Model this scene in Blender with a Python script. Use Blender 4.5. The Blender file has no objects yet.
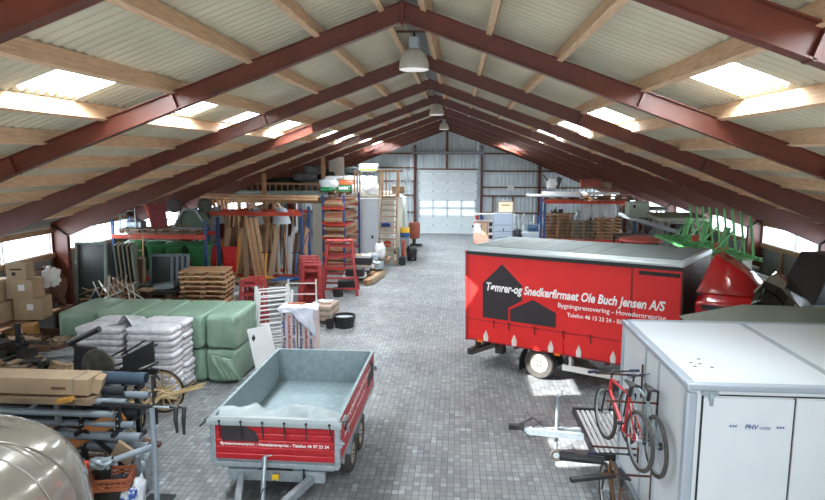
import bpy, math, random
from mathutils import Vector, Matrix, Euler, noise
random.seed(7)
PI = math.pi
scene = bpy.context.scene
COL = scene.collection

# ------------------------------------------------------------------ helpers
class MB:
    """collects shapes; build() links them as one mesh object"""
    def __init__(s): s.v = []; s.f = []
    def add(s, vs, fs, M=None):
        n = len(s.v)
        s.v += [tuple((M @ Vector(p)) if M is not None else p) for p in vs]
        s.f += [tuple(i + n for i in f) for f in fs]
        return s
    def box(s, c, d, rot=None, M=None):
        x, y, z = d[0] / 2, d[1] / 2, d[2] / 2
        R = Euler(rot).to_matrix().to_4x4() if rot else Matrix()
        T = Matrix.Translation(c) @ R
        if M is not None: T = M @ T
        vs = [(-x,-y,-z),(x,-y,-z),(x,y,-z),(-x,y,-z),(-x,-y,z),(x,-y,z),(x,y,z),(-x,y,z)]
        return s.add(vs, [(0,3,2,1),(4,5,6,7),(0,1,5,4),(1,2,6,5),(2,3,7,6),(3,0,4,7)], T)
    def bx(s, x0, x1, y0, y1, z0, z1): return s.box(((x0+x1)/2,(y0+y1)/2,(z0+z1)/2),(x1-x0,y1-y0,z1-z0))
    def bar(s, a, b, w, h, up=(0,0,1)):
        a, b = Vector(a), Vector(b); d = b - a; L = d.length
        if L < 1e-6: return s
        y = d.normalized(); u = Vector(up)
        if abs(y.dot(u)) > .97: u = Vector((1,0,0)) if abs(y.x) < .9 else Vector((0,1,0))
        x = y.cross(u).normalized(); z = x.cross(y)
        M = Matrix((x, y, z)).transposed().to_4x4(); M.translation = (a + b) / 2
        return s.box((0,0,0), (w, L, h), M=M)
    def cyl(s, a, b, r0, r1=None, n=12, caps=True):
        a, b = Vector(a), Vector(b); r1 = r0 if r1 is None else r1
        y = (b - a).normalized(); u = Vector((0,0,1)) if abs(y.z) < .95 else Vector((1,0,0))
        x = y.cross(u).normalized(); z = x.cross(y)
        vs = []
        for p, r in ((a, r0), (b, r1)):
            for i in range(n):
                t = 2*PI*i/n; vs.append(tuple(p + x*(r*math.cos(t)) + z*(r*math.sin(t))))
        fs = [(i, (i+1) % n, n + (i+1) % n, n + i) for i in range(n)]
        if caps: fs += [tuple(range(n-1, -1, -1)), tuple(range(n, 2*n))]
        return s.add(vs, fs)
    def pipe(s, a, b, r, t=.01, n=14):
        a, b = Vector(a), Vector(b)
        s.cyl(a, b, r, n=n, caps=False); s.cyl(b, a, r-t, n=n, caps=False)
        d = (b-a).normalized()
        for p in (a, b): s.ring(p, d, r, r-t, n)
        return s
    def ring(s, p, d, r0, r1, n=14):
        y = Vector(d); u = Vector((0,0,1)) if abs(y.z) < .95 else Vector((1,0,0))
        x = y.cross(u).normalized(); z = x.cross(y); p = Vector(p)
        vs = [tuple(p + x*(r*math.cos(2*PI*i/n)) + z*(r*math.sin(2*PI*i/n))) for r in (r0, r1) for i in range(n)]
        return s.add(vs, [(i,(i+1)%n,n+(i+1)%n,n+i) for i in range(n)])
    def tube(s, pts, r, n=8):
        P = [Vector(p) for p in pts]; rings = []
        prev = None
        for i, p in enumerate(P):
            d = (P[min(i+1, len(P)-1)] - P[max(i-1, 0)]).normalized()
            if prev is None:
                u = Vector((0,0,1)) if abs(d.z) < .9 else Vector((1,0,0))
                x = d.cross(u).normalized()
            else:
                x = (prev - d * prev.dot(d)).normalized()
            prev = x; z = x.cross(d)
            rr = r[i] if isinstance(r, (list, tuple)) else r
            rings.append([tuple(p + x*(rr*math.cos(2*PI*k/n)) + z*(rr*math.sin(2*PI*k/n))) for k in range(n)])
        vs = [q for rg in rings for q in rg]; fs = []
        for i in range(len(P)-1):
            for k in range(n): fs.append((i*n+k, i*n+(k+1)%n, (i+1)*n+(k+1)%n, (i+1)*n+k))
        fs += [tuple(range(n-1,-1,-1)), tuple(range((len(P)-1)*n, len(P)*n))]
        return s.add(vs, fs)
    def lathe(s, prof, c=(0,0,0), n=20, axis='z', M=None, cap=True):
        if tuple(prof[0]) == tuple(prof[-1]): cap = False
        vs = []
        for r, h in prof:
            for i in range(n):
                t = 2*PI*i/n; a, b = r*math.cos(t), r*math.sin(t)
                v = (a, b, h) if axis == 'z' else ((h, a, b) if axis == 'x' else (b, h, a))
                vs.append((v[0]+c[0], v[1]+c[1], v[2]+c[2]))
        fs = []
        for j in range(len(prof)-1):
            for i in range(n): fs.append((j*n+i, j*n+(i+1)%n, (j+1)*n+(i+1)%n, (j+1)*n+i))
        if cap and prof[0][0] > 1e-4: fs.append(tuple(range(n-1,-1,-1)))
        if cap and prof[-1][0] > 1e-4: fs.append(tuple(range((len(prof)-1)*n, len(prof)*n)))
        return s.add(vs, fs, M)
    def prism(s, poly, a, b, plane='xz', M=None):
        """poly in plane, extruded from a to b along the third axis"""
        def P(u, v, w): return {'xz': (u, w, v), 'yz': (w, u, v), 'xy': (u, v, w)}[plane]
        n = len(poly)
        vs = [P(u, v, a) for u, v in poly] + [P(u, v, b) for u, v in poly]
        fs = [(i,(i+1)%n,n+(i+1)%n,n+i) for i in range(n)] + [tuple(range(n-1,-1,-1)), tuple(range(n,2*n))]
        return s.add(vs, fs, M)
    def grid(s, fn, nu, nv, closed_u=False):
        vs = [tuple(fn(i/(nu if closed_u else nu-1), j/(nv-1))) for j in range(nv) for i in range(nu)]
        fs = []
        for j in range(nv-1):
            for i in range(nu if closed_u else nu-1):
                fs.append((j*nu+i, j*nu+(i+1)%nu, (j+1)*nu+(i+1)%nu, (j+1)*nu+i))
        return s.add(vs, fs)
    def islands(s):
        par = list(range(len(s.v)))
        def find(i):
            while par[i] != i: par[i] = par[par[i]]; i = par[i]
            return i
        for f in s.f:
            a = find(f[0])
            for i in f[1:]: par[find(i)] = a
        d = {}
        for f in s.f: d.setdefault(find(f[0]), []).append(f)
        out = []
        for fs in d.values():
            idx = sorted({i for f in fs for i in f}); mp = {k: j for j, k in enumerate(idx)}
            q = MB(); q.v = [s.v[i] for i in idx]; q.f = [tuple(mp[i] for i in f) for f in fs]; out.append(q)
        return out
    def build(s, name, m=None, parent=None, smooth=False, bevel=0, label=None, fix=True, solid=0, sub=0, split=False):
        if split:
            out = []
            for piece in s.islands():
                out.append(piece.build(name, m, parent, smooth, bevel, label, fix, solid, sub))
            return out
        me = bpy.data.meshes.new(name); me.from_pydata(s.v, [], s.f); me.update()
        if fix:
            import bmesh
            bm = bmesh.new(); bm.from_mesh(me); bmesh.ops.recalc_face_normals(bm, faces=bm.faces); bm.to_mesh(me); bm.free()
        if m: me.materials.append(m)
        o = bpy.data.objects.new(name, me); COL.objects.link(o)
        if parent: o.parent = parent
        if smooth:
            for p in me.polygons: p.use_smooth = True
            if hasattr(me, 'set_sharp_from_angle'): me.set_sharp_from_angle(angle=math.radians(40))
        if solid:
            md = o.modifiers.new('thickness', 'SOLIDIFY'); md.thickness = solid; md.offset = 0
        if bevel:
            b = o.modifiers.new('bevel', 'BEVEL'); b.width = bevel; b.segments = 2; b.limit_method = 'ANGLE'
        if sub:
            q = o.modifiers.new('subdivision', 'SUBSURF'); q.levels = q.render_levels = sub
        if label: o['label'] = label
        return o

def thing(name, label, cat, loc=(0,0,0), rz=0, group=None, rot=None):
    o = bpy.data.objects.new(name, None); COL.objects.link(o)
    o.location = loc; o.rotation_euler = rot if rot else (0,0,rz)
    o['label'] = label; o['category'] = cat
    if group: o['group'] = group
    o.empty_display_size = .2
    return o
def tag(o, label, cat, group=None, kind=None, loc=None, rz=None, rot=None):
    o['label'] = label; o['category'] = cat
    if group: o['group'] = group
    if kind: o['kind'] = kind
    if loc is not None: o.location = loc
    if rz is not None: o.rotation_euler = (0,0,rz)
    if rot is not None: o.rotation_euler = rot
    return o
def struct(o, label=None):
    o['kind'] = 'structure'
    if label: o['label'] = label
    return o
def copy_tree(o, label=None, loc=None, rz=None, group=None, parent=None, rot=None):
    c = o.copy(); COL.objects.link(c)
    if parent: c.parent = parent
    kids = [k for k in o.children]
    for ch in kids: copy_tree(ch, parent=c)
    if label: c['label'] = label
    if group: c['group'] = group
    if loc is not None: c.location = loc
    if rz is not None: c.rotation_euler = (0,0,rz)
    if rot is not None: c.rotation_euler = rot
    return c

# ------------------------------------------------------------------ materials
MC = {}
def srgb(c):
    if isinstance(c, str):
        c = [int(c[i:i+2], 16)/255 for i in (0, 2, 4)]
    return tuple((x/12.92 if x <= .04045 else ((x+.055)/1.055)**2.4) for x in c) + (1,)
def mat(name, col, rough=.6, metal=0, col2=None, scale=6, bump=0, bscale=40, coat=0, trans=0, spec=.5, contrast=.25, detail=5, stretch=None, alpha=None):
    if name in MC: return MC[name]
    m = bpy.data.materials.new(name); m.use_nodes = True; nt = m.node_tree; N = nt.nodes; L = nt.links
    b = N['Principled BSDF']; b.inputs['Roughness'].default_value = rough; b.inputs['Metallic'].default_value = metal
    b.inputs['Specular IOR Level'].default_value = spec
    if coat: b.inputs['Coat Weight'].default_value = coat; b.inputs['Coat Roughness'].default_value = .06
    if trans: b.inputs['Transmission Weight'].default_value = trans
    if alpha is not None: b.inputs['Alpha'].default_value = alpha
    tc = N.new('ShaderNodeTexCoord'); vec = tc.outputs['Object']
    if stretch:
        mp = N.new('ShaderNodeMapping'); mp.inputs['Scale'].default_value = stretch; L.new(vec, mp.inputs[0]); vec = mp.outputs[0]
    c1 = srgb(col)
    if col2:
        n = N.new('ShaderNodeTexNoise'); n.inputs['Scale'].default_value = scale; n.inputs['Detail'].default_value = detail
        L.new(vec, n.inputs['Vector'])
        r = N.new('ShaderNodeValToRGB'); r.color_ramp.elements[0].position = .5-contrast; r.color_ramp.elements[1].position = .5+contrast
        r.color_ramp.elements[0].color = c1; r.color_ramp.elements[1].color = srgb(col2)
        L.new(n.outputs['Fac'], r.inputs[0]); L.new(r.outputs[0], b.inputs['Base Color'])
    else: b.inputs['Base Color'].default_value = c1
    if bump:
        n2 = N.new('ShaderNodeTexNoise'); n2.inputs['Scale'].default_value = bscale; n2.inputs['Detail'].default_value = 4
        L.new(vec, n2.inputs['Vector'])
        bp = N.new('ShaderNodeBump'); bp.inputs['Strength'].default_value = bump; bp.inputs['Distance'].default_value = .02
        L.new(n2.outputs['Fac'], bp.inputs['Height']); L.new(bp.outputs[0], b.inputs['Normal'])
    MC[name] = m
    return m

M_steel = mat('red_oxide_steel', '67301f', .42, .0, '52261a', 3, .05, 30)
M_purlin = mat('purlin_wood', 'e2c4a2', .8, 0, 'c49d78', 5, .3, 30, stretch=(6, .7, 6))
M_sheet = mat('fibre_cement_sheet', 'c6bfa8', .85, 0, 'b4ad96', 1.2, .1, 20)
M_clear = None
def clear_mat():
    m = bpy.data.materials.new('clear_sheet'); m.use_nodes = True; nt = m.node_tree; N = nt.nodes; L = nt.links
    N.remove(N['Principled BSDF']); out = N['Material Output']
    t = N.new('ShaderNodeBsdfTransparent'); t.inputs[0].default_value = (.93,.97,1,1)
    d = N.new('ShaderNodeBsdfTranslucent'); d.inputs[0].default_value = (.9,.95,1,1)
    g = N.new('ShaderNodeBsdfGlossy'); g.inputs['Roughness'].default_value = .1
    a = N.new('ShaderNodeMixShader'); a.inputs[0].default_value = .15; L.new(t.outputs[0], a.inputs[1]); L.new(d.outputs[0], a.inputs[2])
    c = N.new('ShaderNodeMixShader'); c.inputs[0].default_value = .04; L.new(a.outputs[0], c.inputs[1]); L.new(g.outputs[0], c.inputs[2])
    L.new(c.outputs[0], out.inputs[0]); return m
M_clear = clear_mat()
M_wall = mat('grey_corrugated_steel', 'c8d2d9', .5, 0, 'b8c3cb', 2, 0)
M_wallside = mat('grey_side_sheet', '84888a', .55, .2, '6f7476', 2, 0)
M_wood = mat('raw_timber', 'a58a6c', .8, 0, '86694c', 4, .3, 30, stretch=(1,1,1))
M_woodgrey = mat('weathered_timber', 'a08a72', .85, 0, '75624f', 4, .3, 30)
M_plank = mat('plank_wood', 'ac8765', .8, 0, '85664a', 3, .3, 30)
M_darkplank = mat('dark_plank_wood', '7d5b42', .85, 0, '57402f', 3, .3, 30)
M_card = mat('cardboard', 'b09a80', .85, 0, 'a08a6e', 3, .1, 20)
M_galv = mat('galvanised_steel', 'a9b4ba', .42, .55, '8e9aa1', 14, .05, 60)
M_alu = mat('aluminium', 'c3c8ca', .35, .6, 'aab0b3', 6)
M_black = mat('black_plastic', '1b1c1e', .5, 0, '28292b', 8)
M_rubber = mat('tyre_rubber', '353433', .8, 0, '4a4641', 10, .3, 60)
M_darksteel = mat('dark_steel', '33363a', .5, .4, '24262a', 6)
M_blue = mat('blue_rack_paint', '28487a', .5, 0, '1f3864', 5)
M_orange = mat('orange_rack_paint', 'c8452c', .5, 0, 'a83821', 5)
M_white = mat('white_paint', 'e2e4e4', .5, 0, 'd2d5d6', 3)
M_whiteplastic = mat('white_sheet_plastic', 'dfe3e8', .4, 0, 'c4cbd4', 4, .2, 12)
M_redpaint = mat('red_trestle_paint', 'b8403e', .6, 0, '8c2e30', 6)
M_rust = mat('rusty_steel', '6b4634', .8, .2, '46332a', 8, .2)
M_green = mat('green_bin_plastic', '377f49', .5, 0, '2c6b3c', 4)
M_dark = mat('dark_debris', '3a3632', .9, 0, '22201e', 6, .3)
M_glass = mat('dark_glass', '15181b', .08, 0)
M_frame = mat('grey_window_frame', 'b9bdbb', .6)
def lettering(s, name, m, parent, O, ux, uz, width, height, shear=0, bold=0, depth=.004, space=1.0, label=None):
    """flat lettering as a thin mesh: origin O, unit vectors ux (reading direction), uz (up)"""
    cu = bpy.data.curves.new(name, 'FONT'); cu.body = s; cu.size = 1; cu.shear = shear; cu.offset = bold; cu.extrude = 0; cu.space_character = space
    cu.resolution_u = 3
    to = bpy.data.objects.new(name, cu); COL.objects.link(to)
    dg = bpy.context.evaluated_depsgraph_get(); me = bpy.data.meshes.new_from_object(to.evaluated_get(dg))
    bpy.data.objects.remove(to); bpy.data.curves.remove(cu)
    xs = [v.co.x for v in me.vertices]; x0, x1 = min(xs), max(xs)
    ux, uz = Vector(ux).normalized(), Vector(uz).normalized(); nn = ux.cross(uz); O = Vector(O)
    kx = width/(x1-x0); kz = height/.73
    for v in me.vertices: v.co = O + ux*((v.co.x-x0)*kx) + uz*(v.co.y*kz) + nn*depth
    me.materials.clear(); me.materials.append(m)
    o = bpy.data.objects.new(name, me); COL.objects.link(o)
    if parent: o.parent = parent
    if label: o['label'] = label
    return o
def wheel(parent, c, r, w, axis=(0,1,0), rim=.6, studs=6, rim_mat=None, name='wheel', side=-1):
    """tyre with rim; axis = axle direction, outer face on side"""
    a = Vector(axis).normalized()
    u = Vector((0,0,1)); x = a.cross(u).normalized()
    M = Matrix((x, u, a)).transposed().to_4x4(); M.translation = c
    mb = MB(); h = w/2
    mb.lathe([(r*rim, -h*.8), (r*.9, -h), (r*.97, -h*.8), (r, -h*.5), (r, h*.5), (r*.97, h*.8), (r*.9, h), (r*rim, h*.8), (r*rim, -h*.8)], n=32, M=M)
    ty = mb.build(name, M_rubber, parent, smooth=True)
    mb = MB(); s = side
    mb.lathe([(r*rim, -h*.8), (r*rim, h*.8)], n=28, M=M, cap=False)
    mb.lathe([(r*rim, s*h*.8), (r*rim*.92, s*h*.75), (r*rim*.85, s*h*.35), (r*rim*.5, s*h*.45), (r*rim*.42, s*h*.7), (r*.12, s*h*.75), (0, s*h*.8)], n=28, M=M)
    ri = mb.build('rim', rim_mat or M_alu, ty, smooth=True)
    mb = MB()
    for k in range(studs):
        t = 2*PI*k/studs; p = M @ Vector((r*rim*.33*math.cos(t), r*rim*.33*math.sin(t), s*h*.7)); q = M @ Vector((r*rim*.33*math.cos(t), r*rim*.33*math.sin(t), s*h*.95))
        mb.cyl(p, q, r*.04, n=6)
        p = M @ Vector((r*rim*.68*math.cos(t+.4), r*rim*.68*math.sin(t+.4), s*h*.36)); q = M @ Vector((r*rim*.68*math.cos(t+.4), r*rim*.68*math.sin(t+.4), s*h*.43))
    mb.build('wheel_nut', M_darksteel, ty, split=True)
    return ty
# ------------------------------------------------------------------ the hall
RS = .364; ZR = 7.01
X0 = 10.32; YB, YE = -3.4, 43.75
def paver_mat():
    m = bpy.data.materials.new('concrete_pavers'); m.use_nodes = True; nt = m.node_tree; N = nt.nodes; L = nt.links
    b = N['Principled BSDF']; b.inputs['Roughness'].default_value = .62
    tc = N.new('ShaderNodeTexCoord')
    br = N.new('ShaderNodeTexBrick'); br.offset = 0; br.squash = 1
    br.inputs['Scale'].default_value = 1; br.inputs['Brick Width'].default_value = .105; br.inputs['Row Height'].default_value = .14
    br.inputs['Mortar Size'].default_value = .008; br.inputs['Mortar Smooth'].default_value = .3
    br.inputs['Color1'].default_value = srgb('979a9c'); br.inputs['Color2'].default_value = srgb('7e8183'); br.inputs['Mortar'].default_value = srgb('6a6c6e')
    L.new(tc.outputs['Object'], br.inputs['Vector'])
    n = N.new('ShaderNodeTexNoise'); n.inputs['Scale'].default_value = .55; n.inputs['Detail'].default_value = 7; n.inputs['Roughness'].default_value = .65
    L.new(tc.outputs['Object'], n.inputs['Vector'])
    r = N.new('ShaderNodeValToRGB'); r.color_ramp.elements[0].position = .35; r.color_ramp.elements[0].color = (.6,.6,.62,1)
    r.color_ramp.elements[1].position = .7; r.color_ramp.elements[1].color = (1.08,1.08,1.06,1)
    L.new(n.outputs['Fac'], r.inputs[0])
    mx = N.new('ShaderNodeMixRGB'); mx.blend_type = 'MULTIPLY'; mx.inputs[0].default_value = 1
    L.new(br.outputs['Color'], mx.inputs[1]); L.new(r.outputs[0], mx.inputs[2])
    # chalky worn marks
    n3 = N.new('ShaderNodeTexNoise'); n3.inputs['Scale'].default_value = 2.3; n3.inputs['Detail'].default_value = 9; n3.inputs['Roughness'].default_value = .75
    L.new(tc.outputs['Object'], n3.inputs['Vector'])
    r3 = N.new('ShaderNodeValToRGB'); r3.color_ramp.elements[0].position = .5; r3.color_ramp.elements[0].color = (0,0,0,1)
    r3.color_ramp.elements[1].position = .62; r3.color_ramp.elements[1].color = (.9,.9,.9,1)
    L.new(n3.outputs['Fac'], r3.inputs[0])
    m2 = N.new('ShaderNodeMixRGB'); m2.inputs[2].default_value = srgb('b4bbbf')
    bw = N.new('ShaderNodeMath'); bw.operation = 'MULTIPLY_ADD'; sep = N.new('ShaderNodeSeparateColor'); L.new(br.outputs['Color'], sep.inputs[0])
    L.new(sep.outputs[0], bw.inputs[0]); bw.inputs[1].default_value = 9.0; bw.inputs[2].default_value = -2.0; bw.use_clamp = True
    mm = N.new('ShaderNodeMath'); mm.operation = 'MULTIPLY'; L.new(r3.outputs[0], mm.inputs[0]); L.new(bw.outputs[0], mm.inputs[1]); L.new(mm.outputs[0], m2.inputs[0]); L.new(mx.outputs[0], m2.inputs[1]); L.new(m2.outputs[0], b.inputs['Base Color'])
    bp = N.new('ShaderNodeBump'); bp.inputs['Strength'].default_value = .5; bp.inputs['Distance'].default_value = .006; bp.invert = True
    L.new(br.outputs['Fac'], bp.inputs['Height']); L.new(bp.outputs[0], b.inputs['Normal'])
    L.new(n3.outputs['Fac'], b.inputs['Roughness'])
    return m
M_floor = paver_mat()
struct(MB().bx(-X0-.3, X0+.3, YB-.3, YE+.6, -.12, 0).build('floor', M_floor), 'grey concrete paver floor')

def corr_wall(axis, fixed, a0, a1, z0, z1, out, period=.17, depth=.03):
    """trapezoid corrugated sheet with vertical ribs; z1 may be a function"""
    mb = MB(); n = int((a1-a0)/period*4)
    vs = []; fs = []
    for i in range(n+1):
        a = a0 + (a1-a0)*i/n; k = i % 4; d = depth if k in (1, 2) else 0
        zt = z1(a) if callable(z1) else z1
        for z in (z0, zt):
            vs.append((fixed + out*d, a, z) if axis == 'x' else (a, fixed + out*d, z))
    for i in range(n): fs.append((2*i, 2*i+2, 2*i+3, 2*i+1))
    return mb.add(vs, fs)
SKY_L = [(2.6,3.8),(6.75,7.9),(10.0,11.35),(12.9,14.3),(16.1,17.5),(22.0,23.2),(25.3,26.5),(31.0,32.2),(35.2,36.4),(39.2,40.2)]
SKY_R = [(2.6,3.8),(6.75,7.9),(12.5,13.95),(16.8,18.2),(21.2,22.6),(26.0,27.2),(31.0,32.2),(36.2,37.4)]
def roof_z(x): return ZR + .20 - RS*abs(x)
def wave_sheet(mb, sg, xa, xb, ya, yb, lift=0):
    per = .178; n = max(4, int((yb-ya)/per*6)); vs = []
    for i in range(n+1):
        y = ya + (yb-ya)*i/n; w = .024*math.cos(2*PI*y/per)
        for x in (xa, xb): vs.append((sg*x, y, roof_z(x) + .03 + w + lift))
    mb.add(vs, [(2*i, 2*i+1, 2*i+3, 2*i+2) for i in range(n)])
roof = MB()
for sg, SK in ((-1, SKY_L), (1, SKY_R)):
    for k, (xa, xb) in enumerate(((.14, 1.25), (1.15, 3.22))): wave_sheet(roof, sg, xa, xb, YB-.3, YE+.5, .012*(1-k))
    wave_sheet(roof, sg, 4.0, 5.1, YB-.3, YE+.5, -.01); wave_sheet(roof, sg, 5.0, 7.0, YB-.3, YE+.5, -.022); wave_sheet(roof, sg, 6.9, X0+.7, YB-.3, YE+.5, -.034)
    y = YB-.3
    for a, b in SK + [(YE+.5, 0)]:
        wave_sheet(roof, sg, 3.15, 4.07, y, a); y = b
ro = roof.build('ceiling', M_sheet, smooth=True, fix=False); struct(ro, 'beige grey corrugated fibre cement roof sheets')
for sg, SK in ((-1, SKY_L), (1, SKY_R)):
    for a, b in SK:
        mb = MB(); wave_sheet(mb, sg, 3.18, 4.05, a-.02, b+.02, .003)
        struct(mb.build('window_1', M_clear, smooth=True, fix=False), 'bright clear corrugated skylight sheet in the roof')
M_ridge = mat('ridge_cap_grey', '8b8f8f', .7)
mb = MB()
mb.prism([(-.34, roof_z(.34)+.055), (0, roof_z(0)+.05), (.34, roof_z(.34)+.055), (.34, roof_z(.34)+.075), (0, roof_z(0)+.08), (-.34, roof_z(.34)+.075)], YB-.3, YE+.5)
struct(mb.build('trim_1', M_ridge), 'grey ridge cap along the top of the roof')
# purlins (under the sheets)
t = 2
for sg in (-1, 1):
    for x in (.30, 1.14, 2.04, 3.10, 4.06, 4.95, 5.9, 6.85, 7.8, 8.75, 9.7):
        mb = MB(); z = roof_z(x) - .105; tilt = math.atan(RS)*sg
        y = YB; 
        while y < YE:
            y2 = min(y+5.1, YE+.2)
            mb.box((sg*x, (y+y2)/2, z), (.075, y2-y-.004, .20), rot=(0, tilt, 0)); y = y2
        struct(mb.build('trim_2', M_purlin), 'wooden roof purlin running the length of the hall')
# steel portal frames
FY = [8.583 + 4.08*k for k in range(-2, 9)]
def portal(y):
    root = thing('trim_3', 'red oxide steel portal frame of the hall roof', 'beam', (0, y, 0))
    del root['category']; root['kind'] = 'structure'
    w = .14; tf = .014
    for sg in (-1, 1):
        mb = MB()
        top = [(0, ZR), (3.05, ZR-RS*3.05), (5.38, ZR-RS*5.38), (10.3, ZR-RS*10.3)]
        dep = [.24, .24, .26, .60]
        bot = [(x, z-d) for (x, z), d in zip(top, dep)]; bot[-1] = (9.84, 2.90)
        # web
        poly = top + bot[::-1]
        P = [(sg*x, z) for x, z in poly]
        mb.prism(P, -.006, .006)
        for line in (top, bot):
            for (xa, za), (xb, zb) in zip(line, line[1:]):
                mb.prism([(sg*xa, za), (sg*xb, zb), (sg*xb, zb+tf), (sg*xa, za+tf)], -w/2, w/2)
        mb.build('rafter', M_steel, root)
        mb = MB()
        for i in (1, 2):
            (xa, za), (xb, zb) = top[i], bot[i]
            mb.box((sg*xa, 0, (za+zb)/2), (.03, w, za-zb), rot=(0, .35*sg, 0))
        mb.build('splice_plate', M_steel, root)
        mb = MB()
        mb.bar((sg*10.26, 0, 3.22), (sg*9.84, 0, 2.92), w, .02)
        mb.build('knee_plate', M_darksteel, root)
        mb = MB()
        mb.prism([(sg*9.84, 0), (sg*10.27, 0), (sg*10.27, 3.26), (sg*9.84, 2.91)], -.006, .006)
        mb.bx(min(sg*9.83, sg*9.85), max(sg*9.83, sg*9.85), -w/2, w/2, 0, 2.91)
        mb.bx(min(sg*10.26, sg*10.28), max(sg*10.26, sg*10.28), -w/2, w/2, 0, 3.24)
        mb.build('column', M_steel, root)
    mb = MB(); mb.box((0, 0, ZR-.13), (.04, w, .3)); 
    for dz in (-.06, .06):
        for dx in (-.035, .035): mb.cyl((dx, -w/2-.01, ZR-.12+dz), (dx, w/2+.01, ZR-.12+dz), .014, n=6)
    mb.build('ridge_plate', M_steel, root)
for y in FY: portal(y)
# side walls: low corrugated sheets, window band, timber rails
for side, sg in (('left', -1), ('right', 1)):
    w = corr_wall('x', sg*X0, YB, YE, 0, 2.36, sg, .2, .035).build('wall_'+side, M_wallside, fix=False)
    struct(w, 'grey corrugated side wall below the windows on the '+side)
    mb = MB(); mb.bx(min(sg*(X0+.05), sg*(X0+.1)), max(sg*(X0+.05), sg*(X0+.1)), YB, YE, 3.06, 3.5)
    struct(mb.build('wall_'+side, M_wallside), 'upper strip of the '+side+' side wall')
    for z, nm in ((2.38, 'sill rail'), (3.05, 'head rail'), (1.2, 'mid rail')):
        mb = MB(); mb.bx(min(sg*(X0-.09), sg*X0), max(sg*(X0-.09), sg*X0), YB, YE, z-.06, z+.06)
        struct(mb.build('trim_4', M_wood), 'timber %s along the %s wall' % (nm, side))
    for i, y0 in enumerate(FY):
        for a, b in ((y0+.12, y0+2.02), (y0+2.08, y0+3.96)):
            root = thing('window_2', 'bright strip window in the %s side wall' % side, 'window', (sg*(X0-.02), (a+b)/2, 2.75)); del root['category']; root['kind'] = 'structure'
            h = (b-a)/2; mb = MB()
            mb.bx(-.03,.03,-h,h,-.32,-.28).bx(-.03,.03,-h,h,.24,.28).bx(-.03,.03,-h,-h+.04,-.28,.24).bx(-.03,.03,h-.04,h,-.28,.24)
            mb.build('window_frame', M_frame, root)
            MB().bx(-.004,.004,-h+.04,h-.04,-.28,.24).build('pane', M_clear, root)
    if sg > 0:
        mb = MB()
        for y0 in FY:
            for k in (1.35, 2.7): mb.bx(X0-.08, X0-.01, y0+k-.035, y0+k+.035, 0, 2.32)
        struct(mb.build('trim_5', M_wood), 'upright timber studs along the right wall')
# end wall
mb = MB()
def gable(a): return roof_z(a)+.0
for xa, xb, z0 in ((-X0, -1.94, 0), (-1.94, 2.06, 4.22), (2.06, X0, 0)):
    w = corr_wall('y', YE-.05, xa, xb, z0, gable, 1, .26, .045)
    mb.v += []; n = len(mb.v); mb.v += w.v; mb.f += [tuple(i+n for i in f) for f in w.f]
struct(mb.build('wall_back', M_wall, fix=False), 'blue grey corrugated gable wall at the far end')
mb = MB(); yy = YE-.16
for x, zt in ((-2.16, 5.9), (2.32, 5.9), (6.15, 4.75), (-6.15, 4.75), (0, 6.9)):
    if x == 0: continue
    mb.bx(x-.08, x+.08, yy-.1, yy+.08, 0, zt)
mb.bx(-2.16, 2.32, yy-.08, yy+.06, 5.3, 5.42); mb.bx(-2.16, 2.32, yy-.06, yy+.06, 4.26, 4.36)
struct(mb.build('trim_6', M_steel), 'red steel posts and lintels of the gable wall')
mb = MB()
for xa, xb, zs in ((2.4, 9.7, (2.55, 3.12, 1.4)), (2.4, 8.2, (4.2,)), (2.4, 5.0, (5.35,)), (-9.7, -2.25, (2.55, 3.5, 1.4)), (-5.0, -2.25, (5.35, 4.4))):
    for z in zs: mb.bx(xa, xb, yy-.02, yy+.07, z-.05, z+.05)
mb.bx(-.1, .06, yy-.09, yy+.05, 4.36, 6.95)
for x in (3.1, 4.4): mb.bx(x-.05, x+.05, yy-.03, yy+.05, 1.4, 2.5)
struct(mb.build('trim_7', M_darkplank), 'brown timber rails on the gable wall')
# sectional door
root = thing('door_1', 'white sectional overhead door with two rows of windows', 'door', (.06, YE-.22, 0)); del root['category']; root['kind'] = 'structure'
M_door = mat('door_white_panel', 'cfd8dc', .5, 0, 'c4ced3', 2)
zs = [0, .61, 1.22, 1.66, 2.10, 2.66, 3.2, 3.76, 4.25]
zs = [0, .57, 1.14, 1.70, 2.25, 2.85, 3.4, 4.0, 4.27]
for i, (a, b) in enumerate(zip(zs, zs[1:])):
    mb = MB()
    if i in (2, 3):
        mb.bx(-1.96, 1.96, -.02, .02, a+.002, a+.10); mb.bx(-1.96, 1.96, -.02, .02, b-.1, b-.002)
        xs = [-1.96, -1.81, -1.07, -.89, -.12, .07, .84, 1.02, 1.78, 1.96]
        for k in range(0, 10, 2): mb.bx(xs[k], xs[k+1], -.02, .02, a+.10, b-.1)
        o = mb.build('door_panel', M_door, root)
        for k in range(1, 9, 2):
            MB().bx(xs[k], xs[k+1], -.006, .006, a+.10, b-.1).build('window_pane', M_clear, o)
    else:
        mb.bx(-1.96, 1.96, -.02, .02, a+.002, b-.002)
        o = mb.build('door_panel', M_door, root, bevel=.006)
mb = MB()
for z in zs[1:-1]:
    for x in (-1.9, -.97, 0, .97, 1.9): mb.box((x, -.035, z), (.09, .02, .06))
mb.build('hinge', mat('hinge_grey','7c8488',.5), root, split=True)
mb = MB()
for sx in (-2.0, 2.0): mb.bx(sx-.05, sx+.05, -.1, .05, 0, 4.4)
mb.build('guide_track', M_galv, root)
mb = MB(); mb.cyl((-2.3, -.3, 5.42), (2.3, -.3, 5.42), .07)
for sx in (-2.3, 2.3):
    mb.bar((sx, -.3, 5.1), (sx, -.3, 6.2), .06, .06); mb.bar((sx, -.3, 5.5), (sx*.78, -.3, 6.1), .05, .05)
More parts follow.
